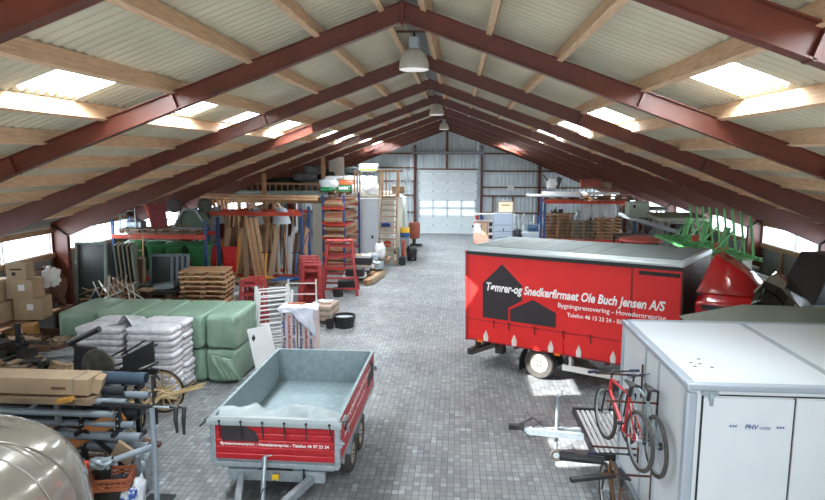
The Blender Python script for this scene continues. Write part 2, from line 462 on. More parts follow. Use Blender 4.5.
mb.cyl((2.1, -.25, 5.4), (2.1, -.25, 4.3), .06); mb.cyl((2.1, -.25, 4.3), (2.1, -.25, 2.4), .05)
mb.build('spring_shaft', M_galv, root)
MB().box((1.72, -.04, .5), (.12, .03, .16)).build('latch', M_black, root)
struct(MB().bx(-1.96, 2.05, YE-.3, YE-.02, 0, .02).build('trim_8', M_white), 'pale threshold under the overhead door')
# wall behind the camera with an added opening for fill light
mb = MB()
for xa, xb, z0 in ((-X0, -3.2, 0), (-3.2, 3.2, 4.6), (3.2, X0, 0)):
    w = corr_wall('y', YB, xa, xb, z0, gable, -1, .26, .045); n = len(mb.v); mb.v += w.v; mb.f += [tuple(i+n for i in f) for f in w.f]
struct(mb.build('wall_front', M_wall, fix=False), 'corrugated gable wall behind the viewer')

# ------------------------------------------------------------------ light
w = bpy.data.worlds.new('daylight'); scene.world = w; w.use_nodes = True
bg = w.node_tree.nodes['Background']; bg.inputs[0].default_value = (.86,.93,1,1); bg.inputs[1].default_value = 3.0
def area(name, loc, rot, sx, sy, power, col=(.93,.97,1)):
    d = bpy.data.lights.new(name, 'AREA'); d.shape = 'RECTANGLE'; d.size = sx; d.size_y = sy; d.energy = power; d.color = col
    o = bpy.data.objects.new(name, d); COL.objects.link(o); o.location = loc; o.rotation_euler = rot; return o
sl = math.atan(RS)
for sg, SK in ((-1, SKY_L), (1, SKY_R)):
    for a, b in SK:
        area('skylight_daylight', (sg*3.62, (a+b)/2, roof_z(3.62)+.2), (0, sl*sg, 0), .85, b-a, 150 if a < 5 else 210 if a < 15 else 330 if a < 28 else 560)
for sg in (-1, 1):
    area('window_daylight', (sg*(X0+.14), (YB+YE)/2, 2.74), (0, -PI/2*-sg, 0), .6, YE-YB, 900)
area('added_fill_light', (0, YB-.2, 2.3), (PI/2, 0, 0), 6.2, 4.5, 500)  # added lamp at the unseen opening, giving cool fill from behind the camera
d = bpy.data.lights.new('sun', 'SUN'); d.energy = 30; d.angle = .009; d.color = (1,.95,.88)
so = bpy.data.objects.new('sun', d); COL.objects.link(so)
so.rotation_euler = Vector((.69,.365,-.62)).to_track_quat('-Z','Y').to_euler()
# camera
cd = bpy.data.cameras.new('camera'); cam = bpy.data.objects.new('camera', cd); COL.objects.link(cam); scene.camera = cam
cd.sensor_width = 36; cd.lens = 644.67/825*36; cd.clip_end = 200
yaw, pit, rol = .0698, .1416, .0035
Fv = Vector((-math.sin(yaw)*math.cos(pit), math.cos(yaw)*math.cos(pit), -math.sin(pit)))
rv = Vector((math.cos(yaw), math.sin(yaw), 0)); Uv = rv.cross(Fv)
r2 = rv*math.cos(rol) + Uv*math.sin(rol); U2 = -rv*math.sin(rol) + Uv*math.cos(rol)
Mx = Matrix((r2, U2, -Fv)).transposed().to_4x4(); Mx.translation = (.7408, 0, 5.0416); cam.matrix_world = Mx
scene.view_settings.view_transform = 'Standard'; scene.view_settings.look = 'None'
scene.view_settings.exposure = 0.0; scene.view_settings.gamma = 1; scene.view_settings.use_curve_mapping = False
# ------------------------------------------------------------------ vehicles
M_red = mat('truck_red_tarp', 'dd2421', .5, 0, 'd01e1d', 2, .05, 8)
M_redgloss = mat('cab_red_paint', 'b3151b', .2, 0, 'a01016', 1, coat=.8)
M_logo = mat('black_print', '2a2428', .6)
M_print = mat('white_print', 'f2f0ee', .6)
M_roofgrey = mat('truck_roof_translucent_grey', '737b7a', .6, 0, '68706f', 3)
M_rimw = mat('pale_steel_rim', 'b3ada0', .55, 0, '8f897c', 10)
M_amber = mat('amber_lens', 'e06a10', .3)
M_chassis = mat('dark_chassis', '2b2826', .7, 0, '3a332c', 6)
tr = thing('box_truck', 'red curtain-sided box truck with white company lettering and black house logo', 'truck', (1.05, 15.44, -.04), rot=(0, -.021, -.569))
L_, W_ = 4.93, 2.36
mb = MB(); mb.bx(.02, 3.94, 0, W_, .95, 2.86); mb.bx(3.98, L_, 0, W_, .95, 2.86); mb.bx(3.9, 4.02, .02, W_-.02, .95, 2.86)
mb.build('curtain_side', M_red, tr, bevel=.01)
mb = MB(); mb.bx(.02, 2.48, -.012, .03, .72, 1.20); mb.bx(2.5, L_, -.012, .03, .72, 1.20); mb.bx(.02, L_, W_-.03, W_+.01, .72, 1.02)
mb.build('drop_side', M_red, tr, bevel=.008)
mb = MB(); mb.bx(0, L_, -.016, 0, 1.20, 1.215); mb.bx(0, L_, -.02, .02, .69, .72); mb.bx(3.94, 3.98, -.006, 0, .75, 2.86)
mb.build('seam_trim', mat('dark_red_trim', '8e1517', .5), tr)
mb = MB()
mb.bx(-.01, L_+.02, -.03, .10, 2.79, 2.875)
mb.build('curtain_rail', M_black, tr)
mb = MB(); mb.prism([(-.05, 2.875), (W_+.05, 2.875), (W_+.05, 2.95), (W_-.05, 2.99), (.08, 2.99), (-.05, 2.93)], -.04, L_+.04, 'yz')
mb.build('roof', mat('pale_roof_edge', 'b9c2c4', .35, .3), tr, bevel=.01)
mb = MB()
n = 8
for k in range(n):
    a = .05 + (L_-.08)*k/n; b = .05 + (L_-.08)*(k+1)/n - .02
    mb.bx(a, b, .16, W_-.08, 2.985, 2.998)
mb.build('roof_panel', M_roofgrey, tr, split=True)
mb = MB(); mb.bx(4.1, 4.9, -.016, .0, 2.66, 2.74)
mb.build('vent_strip', M_dark, tr)
# rear doors, frame
mb = MB(); mb.bx(-.05, 0, 0, W_/2-.01, .8, 2.86); mb.bx(-.05, 0, W_/2+.01, W_, .8, 2.86)
mb.build('rear_door', M_red, tr, bevel=.01)
mb = MB()
for k in range(9): mb.bx(-.075, -.05, .03, .09, .95+k*.2, 1.0+k*.2)
for y in (.5, 1.0, 1.4, 1.9): mb.cyl((-.08, y, .75), (-.08, y, 2.8), .015)
mb.build('door_hinge', M_galv, tr)
mb = MB(); mb.bx(-.07, .02, -.01, .10, .72, 2.87); mb.bx(-.08, 0, 0, .3, .66, .76)
mb.build('corner_post', mat('corner_post_red', 'a81c1c', .5), tr)
mb = MB()
mb.bx(.1, 6.9, .75, .87, .45, .72); mb.bx(.1, 6.9, 1.5, 1.62, .45, .72)
for x in (.4, 1.2, 2.6, 3.4, 4.4): mb.bx(x, x+.08, .1, W_-.1, .6, .72)
mb.bx(-.02, .12, .0, W_, .3, .44); mb.bx(-.0, .1, .35, .45, .3, .7); mb.bx(-.0, .1, 1.85, 1.95, .3, .7)
mb.bar((.12, .06, .36), (.75, .06, .64), .08, .1)
mb.bx(.7, .9, .1, .28, .42, .7)
mb.build('chassis', M_chassis, tr)
mb = MB(); mb.bx(2.45, 4.1, .03, .08, .33, .46); mb.bx(2.6, 2.66, .05, .2, .4, .72); mb.bx(3.9, 3.96, .05, .2, .4, .72)
mb.build('side_guard', mat('white_guard', 'dadad6', .5), tr)
mb = MB()
for s in (.52, 1.28, 2.2, 2.86, 3.62, 4.4):
    poly = [(s-.05, .72), (s+.05, .72), (s+.06, .84), (s, .98), (s-.06, .84)]
    mb.prism(poly, -.05, -.012)
mb.build('strap_buckle', mat('pale_buckle', 'd8d2cc', .5), tr, split=True)
mb = MB()
for s in (.72, 1.12, 1.78, 2.48, 3.1, 3.9): mb.bar((s, -.02, 1.26), (s+.02, -.02, 1.06), .025, .02); mb.bar((s+.02,-.02,1.22), (s+.09,-.02,1.2), .02, .02)
mb.build('curtain_strap', mat('dark_red_strap', '5e1a1c', .7), tr, split=True)
mb = MB()
for s in (.28, 2.28): mb.bx(s, s+.14, -.03, -.012, .66, .72)
mb.build('marker_light', M_amber, tr, split=True)
# mudguard and wheels
mb = MB(); cx = 1.86
pts = [(cx+.47*math.cos(a), .38+.45*math.sin(a)) for a in [PI*(k/10) for k in range(11)]]
for (a, b), (c, d) in zip(pts, pts[1:]): mb.bar((a, .22, b), (c, .22, d), .34, .02)
mb.bx(cx-.50, cx-.47, .05, .4, .12, .45)
mb.build('mudguard', M_black, tr)
wheel(tr, (cx, .17, .37), .37, .22, (0,1,0), .58, 6, M_rimw)
wheel(tr, (cx, W_-.17, .37), .37, .22, (0,1,0), .58, 6, M_rimw, side=1)
wheel(tr, (6.15, .17, .29), .37, .22, (0,1,0), .58, 6, M_rimw)
wheel(tr, (6.15, W_-.17, .29), .37, .22, (0,1,0), .58, 6, M_rimw, side=1)
mb = MB(); mb.cyl((cx, .2, .37), (cx, W_-.2, .37), .07); mb.cyl((6.15, .2, .37), (6.15, W_-.2, .37), .05); mb.build('axle', M_chassis, tr)
# logo
mb = MB(); mb.prism([(.42, 1.29), (1.10, 1.29), (1.10, 1.60), (1.46, 1.80), (1.46, 2.16), (.94, 2.62), (.42, 2.12)], -.008, .0)
mb.prism([(1.16, 1.29), (2.30, 1.29), (2.30, 1.62), (1.74, 1.86), (1.16, 1.57)], -.0085, .0)
mb.build('house_logo', M_logo, tr, label='black emblem of two gabled houses')
mb = MB()
def stroke(pts, w):
    for a, b in zip(pts, pts[1:]): mb.bar((a[0], -.011, a[1]), (b[0], -.011, b[1]), .004, w, up=(0,1,0)) if False else mb.bar((a[0], -.010, a[1]), (b[0], -.009, b[1]), w, .004, up=(0,1,0))
stroke([(1.13, 1.29), (1.13, 1.585), (1.74, 1.895), (2.31, 1.65)], .02)
mb.build('logo_outline', M_red, tr)
lettering('Tømrer-og Snedkerfirmaet Ole Buch Jensen A/S', 'company_lettering', M_print, tr, (.53, -.016, 1.965), (1,0,0), (0,0,1), 4.12, .20, shear=.25, bold=.03, label='white slanted company name')
lettering('Bygningsrenovering - Hovedentreprise', 'trade_lettering', M_print, tr, (2.35, -.010, 1.77), (1,0,0), (0,0,1), 2.32, .105, bold=.012)
lettering('Telefon 46 15 23 24 - BIRK', 'phone_lettering', M_print, tr, (2.57, -.010, 1.58), (1,0,0), (0,0,1), 1.35, .095, bold=.012)
# bulkhead end and cab
mb = MB(); mb.bx(L_, L_+.03, .02, W_-.02, .9, 2.87); mb.build('bulkhead', mat('dark_bulkhead', '55403c', .4, .3, '3a2c2a', 5), tr)
def loft(rings, close=True):
    mb = MB(); n = len(rings[0]); vs = [p for r in rings for p in r]; fs = []
    for j in range(len(rings)-1):
        for i in range(n): fs.append((j*n+i, j*n+(i+1)%n, (j+1)*n+(i+1)%n, (j+1)*n+i))
    fs += [tuple(range(n-1,-1,-1)), tuple(range((len(rings)-1)*n, len(rings)*n))]
    return mb.add(vs, fs)
def cabring(x, y0, y1, z0, z1, c):
    return [(x,y0,z0),(x,y1,z0),(x,y1,z1-c),(x,y1-c,z1),(x,y0+c,z1),(x,y0,z1-c)]
cb = loft([cabring(5.16,.12,2.24,.75,2.28,.12), cabring(5.3,.08,2.28,.5,2.36,.14), cabring(6.25,.08,2.28,.45,2.36,.14), cabring(6.45,.10,2.26,.45,2.0,.16), cabring(7.15,.16,2.2,.45,1.35,.1), cabring(7.25,.22,2.14,.45,1.1,.1)])
cb.build('cab', M_redgloss, tr, bevel=.03, smooth=True)
mb = MB(); mb.prism([(5.5, 1.35), (6.1, 1.35), (6.1, 2.0), (5.5, 2.05)], .05, .078); mb.prism([(5.5, 1.35), (6.1, 1.35), (6.1, 2.0), (5.5, 2.05)], 2.28, 2.31)
ws = loft([cabring(6.16,.04,2.32,1.3,2.46,.15), cabring(6.34,.02,1.9,1.3,2.70,.3), cabring(6.62,.06,1.9,1.3,2.58,.3), cabring(6.9,.12,1.9,1.3,2.2,.25), cabring(7.2,.2,2.16,1.3,1.7,.1)])
ws.build('windscreen', mat('black_gloss','101214',.08,0,coat=1), tr, smooth=True, bevel=.03, label='glossy black wraparound windscreen')
MB().tube([(6.2,.06,2.5),(6.36,.16,2.72),(6.64,.2,2.60),(6.96,.2,2.24),(7.16,.2,1.8)], .022).build('windscreen_edge', mat('chrome','d8dadb',.12,1), tr, smooth=True)
mb.build('cab_window', M_glass, tr, split=True)
mb = MB(); mb.prism([(5.3, 2.08), (6.1, 2.08), (6.1, 2.16), (5.3, 2.16)], .03, .08); mb.build('dark_trim', M_black, tr)
df = loft([[(5.14,.22,2.36),(5.14,1.9,2.36),(5.2,1.85,2.50),(5.42,1.1,3.12),(5.42,.42,3.12),(5.2,.26,2.50)],
           [(5.6,.20,2.36),(5.6,1.9,2.36),(5.6,1.85,2.5),(5.6,1.1,3.02),(5.6,.4,3.02),(5.6,.22,2.5)],
           [(6.0,.24,2.36),(6.0,1.8,2.36),(6.0,1.75,2.45),(6.02,1.1,2.74),(6.02,.48,2.74),(6.0,.26,2.45)],
           [(6.2,.34,2.36),(6.2,1.6,2.36),(6.22,1.55,2.4),(6.24,1.1,2.48),(6.24,.56,2.48),(6.22,.36,2.4)]])
df.build('wind_deflector', M_redgloss, tr, bevel=.05, smooth=True)
mb = MB(); mb.bar((6.75,.1,1.9), (6.85,-.2,2.0), .03, .03); mb.box((6.87,-.25,1.8), (.08,.2,.4)); mb.build('wing_mirror', M_black, tr, bevel=.02)

# tipping trailer
M_tred = mat('trailer_red_boards', 'b5202a', .35, .1, 'a01822', 3)
M_bed = mat('galvanised_bed', '9dadb1', .5, .35, '86979b', 9, .08, 30)
M_tarp = mat('grey_tarpaulin', 'a7b1b3', .5, 0, '98a3a6', 4, .1, 12)
tt = thing('tipper_trailer', 'red and galvanised tandem-axle tipping trailer with rolled grey tarpaulin at its front', 'trailer', (-1.86, 8.70, 0), -.016)
LT, HW, ZB, ZT = 3.38, .94, .67, 1.30
mb = MB(); mb.bx(-HW+.03, HW-.03, .03, LT-.03, ZB-.03, ZB)
mb.build('bed', M_bed, tt)
def board(x0, y0, x1, y1, name, faces):
    d = Vector((x1-x0, y1-y0, 0)); L = d.length; d.normalize(); nrm = Vector((d.y, -d.x, 0))  # outward
    mb = MB()
    # red profiled outside: ridges
    prof = [(0,0)]
    z = ZB; out = []
    H = ZT-ZB; K = 6
    for k in range(K):
        a = ZB + H*k/K; b = ZB + H*(k+1)/K
        out += [(.0, a+.004), (.014, a+.018), (.014, b-.018), (.0, b-.004)]
    poly = [(-.014, ZB), *out, (-.014, ZT)]
    vs = []
    for s in (0, L):
        for o, zz in poly: p = Vector((x0, y0, 0)) + d*s + nrm*o; vs.append((p.x, p.y, zz))
    n = len(poly); fs = [(i, (i+1)%n, n+(i+1)%n, n+i) for i in range(n)] + [tuple(range(n-1,-1,-1)), tuple(range(n, 2*n))]
    mb.add(vs, fs); o = mb.build(name, M_tred, tt)
    mb = MB(); c = Vector((x0, y0, 0)) + d*L/2 - nrm*.022
    mb.bar((Vector((x0,y0,(ZB+ZT)/2)) - nrm*.022)[:], (Vector((x1,y1,(ZB+ZT)/2)) - nrm*.022)[:], .014, H)
    mb.bar((Vector((x0,y0,ZT+.01)) - nrm*.012)[:], (Vector((x1,y1,ZT+.01)) - nrm*.012)[:], .045, .02)
    mb.build('board_liner', M_bed, o)
    return o
board(-HW+.06, 0, HW-.06, 0, 'front_board', 0)
board(HW, .06, HW, LT-.06, 'side_board', 0)
board(-HW, LT-.06, -HW, .06, 'side_board', 0)
board(HW-.06, LT, -HW+.06, LT, 'tail_board', 0)
for sx in (-1, 1):
    for y in (.02, LT-.02):
        mb = MB(); mb.box((sx*(HW-.02), y, (ZB+ZT)/2-.02), (.08, .08, ZT-ZB+.08)); mb.build('corner_post', M_galv, tt, bevel=.01)
        mb = MB(); mb.box((sx*(HW+.03), y-.04*(1 if y < 1 else -1), .98), (.06, .07, .09)); mb.cyl((sx*(HW+.0), y-.05, .99), (sx*(HW+.09), y-.05, .99), .018); mb.build('board_latch', M_galv, tt)
mb = MB(); mb.bx(-HW, HW, -.02, LT+.02, ZB-.10, ZB-.03)
mb.bx(-.85, .85, .06, LT-.1, ZB-.16, ZB-.10)
mb.build('bed_rim', M_galv, tt, bevel=.006)
mb = MB(); mb.bx(-.72, .72, .02, .14, .34, ZB-.16)
for sx in (-1, 1):
    mb.bar((sx*.62, .08, .42), (sx*.62, LT-.2, .42), .08, .14); mb.bar((sx*.55, .1, .40), (sx*.06, -1.55, .40), .09, .12)
mb.bar((0, -1.45, .40), (0, -2.0, .42), .09, .1)
mb.build('chassis', M_galv, tt, bevel=.006)
mb = MB(); mb.cyl((-.12, -.28, .12), (-.12, -.1, .78), .035); mb.cyl((-.12, -.3, .0), (-.12, -.3, .02), .09); mb.cyl((-.12, -.29, .02), (-.12, -.28, .2), .025); mb.cyl((-.12,-.1,.78), (-.02,-.1,.80), .012)
mb.build('jack', M_galv, tt)
mb = MB(); mb.box((.03, -.1, .47), (.09, .06, .06)); mb.build('lamp_plug', mat('yellow_plastic', 'd7b21a', .5), tt)
mb = MB(); mb.tube([(.03,-.12,.45),(.0,-.25,.38),(-.06,-.4,.44),(0,-.8,.46),(0,-1.8,.5)], .008); mb.box((.42, -.0, .46), (.03,.02,.2)); mb.box((0,.01,.53),(.5,.02,.02)); mb.build('cable', M_black, tt)
mb = MB(); mb.box((0, -2.06, .43), (.12, .25, .1)); mb.cyl((0,-2.0,.46),(0,-1.8,.62),.02); mb.build('coupling', M_darksteel, tt, bevel=.02)
for sx in (-1, 1):
    for y in (1.15, 1.92): wheel(tt, (sx*.87, y, .29), .29, .17, (1,0,0), .58, 5, M_rimw, side=sx)
    mb = MB()
    for y in (1.15, 1.92):
        pts = [(y+.34*math.cos(a), .29+.33*math.sin(a)) for a in [PI*(k/8) for k in range(9)]]
        for (a, b), (c, d) in zip(pts, pts[1:]): mb.bar((sx*.86, a, b), (sx*.86, c, d), .2, .012)
    mb.build('mudguard', M_galv, tt)
mb = MB(); mb.cyl((-.85,1.15,.29),(.85,1.15,.29),.04); mb.cyl((-.85,1.92,.29),(.85,1.92,.29),.04); mb.build('axle', M_chassis, tt)
mb = MB(); mb.prism([(-.78, 1.26), (-.45, 1.26), (-.45, 1.2), (-.30, 1.12), (-.24, 1.05), (-.24, .96), (-.78, .96)], -.020, -.012); mb.build('house_logo', M_logo, tt)
lettering('Bygningsrenovering - Hovedentreprise - Telefon 46 97 23 24', 'trade_lettering', M_print, tt, (-.80, -.017, .90), (1,0,0), (0,0,1), 1.6, .048, bold=.02)
mb = MB(); mb.prism([(.55, .97), (1.0, .97), (1.0, 1.1), (.9, 1.18), (.8, 1.24), (.65, 1.24), (.55, 1.15)], HW+.012, HW+.020, 'yz')
lettering('Tømrer-og Snedkerfirmaet Ole Buch Jensen A/S', 'company_lettering', M_print, tt, (HW+.017, .3, 1.1), (0,1,0), (0,0,1), 2.6, .10, shear=.25, bold=.03)
lettering('Bygningsrenovering - Hovedentreprise', 'trade_lettering', M_print, tt, (HW+.017, .35, .93), (0,1,0), (0,0,1), 1.9, .07, bold=.02)
mb = MB(); mb.prism([(2.6, .85), (3.25, .85), (3.25, 1.1), (3.1, 1.2), (2.95, 1.26), (2.6, 1.1)], HW+.014, HW+.018, 'yz'); mb.build('house_logo', M_logo, tt)
# tarpaulin: hangs over the front board and lies in folds behind it
def tarp(u, v):
    x = (-.995 + 1.99*u)
    # v across: 0 = front skirt bottom, then over the rim, folds inside
    y = [-.035, -.04, -.03, .05, .16, .28, .40, .50, .55][0:9]
    k = v*8; i = min(7, int(k)); t = k-i
    ys = [-.035, -.045, -.03, .05, .17, .31, .45, .56, .60]
    zs = [1.20, 1.27, 1.325, 1.31, 1.24, 1.33, 1.30, 1.16, 1.0]
    yy = ys[i]*(1-t)+ys[i+1]*t; zz = zs[i]*(1-t)+zs[i+1]*t
    q = noise.noise(Vector((x*3, v*3, 1.3)))
    f = max(0, v-.25)
    yy += .10*f*q*2; zz += .17*f*noise.noise(Vector((x*1.9+5, v*4, 3.1)))*2 + .03*f*abs(math.sin(x*5.5+v*7+1.5*noise.noise(Vector((x*2, v*3, 7))))) + .035*f*math.sin(x*13+v*9) + .02*f*math.sin(x*29-v*14)
    if abs(x) > .91: zz -= (abs(x)-.91)*.9*min(1, v*2); 
    return (x, yy, zz)
mb = MB(); mb.grid(tarp, 60, 30); mb.build('rolled_tarpaulin', M_tarp, tt, smooth=True, solid=.012, label='grey tarpaulin bunched over the front board')
mb = MB()
for x in (-.80, -.48, -.16, .16, .48, .82):
    mb.bar((x, -.055, 1.25), (x+(.03 if x>.6 else 0), -.03, 1.02), .018, .012); mb.cyl((x, -.065, 1.27), (x, -.05, 1.27), .02, n=8)
mb.build('hook_strap', M_black, tt, split=True)
mb = MB(); mb.tube([(-1.0,.0,1.28),(-1.06,-.04,1.2),(-1.12,.02,1.15)], .014); mb.tube([(1.0,.0,1.3),(1.08,-.02,1.33),(1.02,.1,1.2),(1.0,.2,1.1)], .014); mb.tube([(-.98,-.02,1.3),(-1.08,.1,1.22),(-1.02,.2,1.12)], .012); mb.build('rubber_strap', M_black, tt, split=True)

# white box trailer
M_box = mat('white_box_panel', 'd0d6da', .4, 0, 'c8cfd4', 1.5)
M_boxedge = mat('aluminium_profile', 'a5b0ba', .4, .25)
bt = thing('box_trailer', 'large white closed box trailer with aluminium edges and blue trailer lettering', 'trailer', (3.18, 6.67, 0))
BL, BW, BZ0, BZ1 = 3.9, 2.72, .55, 2.7
mb = MB(); mb.bx(.02, BL, .02, BW-.02, BZ0, BZ1-.02); mb.build('body', M_box, bt)
mb = MB(); mb.bx(.05, BL-.05, .05, BW-.05, BZ1-.025, BZ1+.005); mb.build('roof', M_box, bt)
mb = MB()
mb.bx(-.01, .10, -.01, .10, BZ0-.03, BZ1-.08); mb.bx(-.01, .07, BW-.07, BW+.01, BZ0-.03, BZ1-.05)
for (a, b) in (((.0,.02,BZ1-.02),(.0,BW,BZ1-.02)),): pass
mb.bx(-.02, .09, .075, BW+.02, BZ1-.06, BZ1+.02); mb.bx(-.02, BL, -.02, .07, BZ1-.06, BZ1+.02); mb.bx(-.02, BL, BW-.07, BW+.02, BZ1-.06, BZ1+.02)
mb.bx(-.01, BL, -.01, .03, BZ0-.06, BZ0+.03); mb.bx(-.01, .03, -.01, BW+.01, BZ0-.06, BZ0+.03)
mb.build('edge_profile', M_boxedge, bt, bevel=.02)
mb = MB(); mb.bx(1.60, 1.68, .07, BW-.07, BZ1, BZ1+.012); mb.build('roof_seam', mat('seam_grey', '9aa3ac', .5), bt)
mb = MB(); mb.bx(.145, .165, .012, .022, BZ0+.05, BZ1-.09); mb.bx(1.08, 1.10, .012, .022, BZ0+.05, BZ1-.12); mb.bx(.16, BL, .012, .021, BZ1-.115, BZ1-.10); mb.build('door_gap', M_darksteel, bt, split=True)
mb = MB(); mb.bx(.165, 1.08, .002, .02, BZ0+.06, BZ1-.13); mb.build('side_door', M_box, bt)
mb = MB(); mb.bx(1.105, BL-.1, .002, .02, BZ0+.06, BZ1-.13); mb.build('side_door', M_box, bt)
mb = MB(); mb.bx(-.004, .02, 1.0, 1.012, BZ0+.05, BZ1-.08); mb.bx(-.004,.02,1.55,1.56,BZ0+.05,BZ1-.08); mb.build('panel_seam', mat('seam_grey', '9aa3ac', .5), bt)
mb = MB(); mb.bx(.13, .30, -.03, .02, BZ1-.10, BZ1-.055); mb.bx(.21, .25, -.045, -.0, BZ1-.16, BZ1-.09); mb.bx(.215, .245, -.05, -.02, BZ1-.21, BZ1-.13); mb.build('door_latch', M_galv, bt, bevel=.004)
mb = MB()
for x, y in ((.28,.75),(.37,.72),(.46,.60),(.28,.62),(.42,.9)): mb.box((x, y, BZ1+.006), (.035,.03,.004))
mb.build('roof_sticker', M_darksteel, bt, split=True)
M_bluep = mat('blue_print', '234a86', .5)
lettering('PHV', 'maker_lettering', M_bluep, bt, (.60, -.0, 2.235), (1,0,0), (0,0,1), .14, .055, shear=.2, bold=.02)
lettering('-trailer', 'maker_lettering', M_bluep, bt, (.745, -.0, 2.235), (1,0,0), (0,0,1), .12, .045)
mb = MB()
for s in (-1, 1):
    for k in range(3):
        x = .72 + s*(.20+k*.028); mb.prism([(x, 2.245+.0), (x+s*.03, 2.262), (x, 2.279), (x+s*.008, 2.262)], -.002, .003)
mb.build('arrow_emblem', M_bluep, bt, split=True)
mb = MB(); mb.bx(.2, BL-.1, .4, .5, .42, BZ0); mb.bx(.2, BL-.1, 2.2, 2.3, .42, BZ0); mb.build('chassis', M_galv, bt)
for y in (.35, 2.37):
    for x in (2.0, 2.8): wheel(bt, (x, y, .3), .3, .18, (0,1,0), .58, 5, M_rimw, side=-1 if y < 1 else 1)
mb = MB(); mb.cyl((.5, .45, 0), (.5, .45, .5), .03); mb.cyl((.5,2.25,0),(.5,2.25,.5),.03); mb.build('support_leg', M_galv, bt, split=True)
# bicycle rack on the box trailer's front wall
rk = thing('bicycle_rack', 'wall-mounted steel bicycle rack arms on the front of the white box trailer', 'bike rack', (3.2, 8.0, 0))
mb = MB()
for y, z in ((.35, 2.22), (-.32, 2.10), (.35, 1.2), (-.25, 1.12)):
    mb.bar((-.0, y, z-.3), (-.0, y, z+.15), .02, .04)
    mb.bar((0, y, z), (-.62, y, z+.02), .022, .022)
mb.build('arm', M_rust, rk, split=True)
mb = MB(); mb.tube([(0,.05,2.35),(-.12,.1,2.3),(-.2,.3,2.2)], .006); mb.build('tie_cord', M_darksteel, rk)
def bicycle(name, label, paint, loc, rot, group=None, rim=M_alu, hb=1):
    root = thing(name, label, 'bicycle', loc, 0, group, rot=rot)
    R = .335
    for i, (y, kname) in enumerate(((.52, 'wheel'), (-.52, 'wheel'))):
        mb = MB(); n = 40
        pts = [(0, y+R*math.cos(2*PI*k/n), R*math.sin(2*PI*k/n)) for k in range(n+1)]
        mb.tube(pts, .026, 8); w = mb.build('tyre', M_rubber, root, smooth=True)
        mb = MB(); mb.tube([(0, y+(R-.03)*math.cos(2*PI*k/n), (R-.03)*math.sin(2*PI*k/n)) for k in range(n+1)], .012, 6)
        for k in range(20):
            a = 2*PI*k/20; s = .02*(1 if k % 2 else -1); mb.bar((s, y, 0), (0, y+(R-.03)*math.cos(a), (R-.03)*math.sin(a)), .003, .003)
        mb.cyl((-.05, y, 0), (.05, y, 0), .02); mb.build('wheel_rim', rim, w, smooth=True)
    bb = (0, -.08, -.04); st = (0, -.22, .46); hd = (0, .34, .50); hd2 = (0, .38, .34); rr = (0, -.52, 0); fr = (0, .52, 0)
    mb = MB(); r = .019
    for a, b, rr_ in ((bb, st, .017), (st, hd, .018), (bb, hd2, .023), (hd, hd2, .022)): mb.cyl(a, b, rr_, n=10)
    for s in (-.045, .045):
        mb.cyl((s, rr[1], rr[2]), (s*.4, bb[1], bb[2]), .010, n=8); mb.cyl((s, rr[1], rr[2]), (s*.4, st[1], st[2]-.05), .009, n=8)
    mb.build('frame', paint, root, smooth=True)
    mb = MB()
    for s in (-.055, .055): mb.cyl((s, .52, 0), (s, .40, .32), .013, n=8)
    mb.cyl((-.06, .40, .33), (.06, .40, .33), .016); mb.cyl((0,.385,.33),(0,.33,.6),.013)
    mb.build('fork', M_black, root, smooth=True)
    mb = MB(); mb.tube([(-.31*hb,.27,.62),(-.12*hb,.34,.60),(.12*hb,.34,.60),(.31*hb,.27,.62)], .012); mb.cyl((0,.33,.58),(0,.36,.61),.02)
    bar_ = mb.build('handlebar', M_black, root, smooth=True)
    for s in (-1, 1): MB().cyl((s*.22*hb,.305,.615), (s*.34*hb,.26,.625), .019).build('grip', mat('dark_blue_grip', '23284a', .6), bar_, smooth=True)
    mb = MB(); mb.cyl(st, (0,-.26,.58), .013); mb.grid(lambda u, v: ((u-.5)*(.14-.11*v), -.38+.27*v, .60+.02*math.cos((u-.5)*PI)-.0), 8, 8)
    mb.build('saddle', M_black, root, smooth=True, solid=.03)
    mb = MB(); mb.lathe([(.02,-.012),(.09,-.008),(.09,.004),(.02,.006)], (.05,-.08,-.04), 20, 'x'); mb.bar((.06,-.08,-.04),(.07,.02,-.18),.012,.02); mb.bar((-.06,-.08,-.04),(-.07,-.18,.10),.012,.02)
    mb.box((.11,.03,-.19),(.09,.08,.02)); mb.box((-.11,-.19,.11),(.09,.08,.02)); mb.build('crank', M_black, root)
    mb = MB(); mb.bar((.05,-.08,.04),(.05,-.52,.04),.008,.006); mb.bar((.05,-.08,-.12),(.05,-.52,-.05),.008,.006); mb.cyl((.03,-.52,0),(.065,-.52,0),.045); mb.build('chain', M_darksteel, root)
    return root
M_bikered = mat('red_bike_paint', 'c22a33', .3, coat=.5)
bicycle('bicycle', 'red mountain bike hanging outermost on the front wall of the white box trailer', M_bikered, (2.83, 7.88, 1.72), (-.06, 0, .16), 'bicycles hung on the box trailer')
bicycle('bicycle', 'pale and teal bicycle hanging behind the red mountain bike', mat('pale_bike_paint', 'b9c8cc', .3, 0, '4a7f84', 2), (3.05, 7.80, 1.70), (-.06, .0, .05), 'bicycles hung on the box trailer', hb=.3)
bicycle('bicycle', 'black bicycle hanging lowest on the box trailer below the red one', mat('black_bike_paint', '2d2a28', .4, 0, '8a5a2c', 2), (2.80, 7.85, .60), (.0, 0, .0), 'bicycles hung on the box trailer', hb=.9)
mb = MB(); mb.cyl((2.2, 8.55, .98), (2.75, 8.35, 1.02), .07, .055, n=16); tag(mb.build('foam_roll', M_black, smooth=True, bevel=.01), 'black padded roll sticking out beside the hanging bicycles', 'roll')
mb = MB(); mb.box((2.55, 8.05, .93), (.62, .09, .05), rot=(0, -.05, .2)); tag(mb.build('padded_bar', M_black, bevel=.01), 'flat black padded bar sticking out below the foam roll', 'bar')

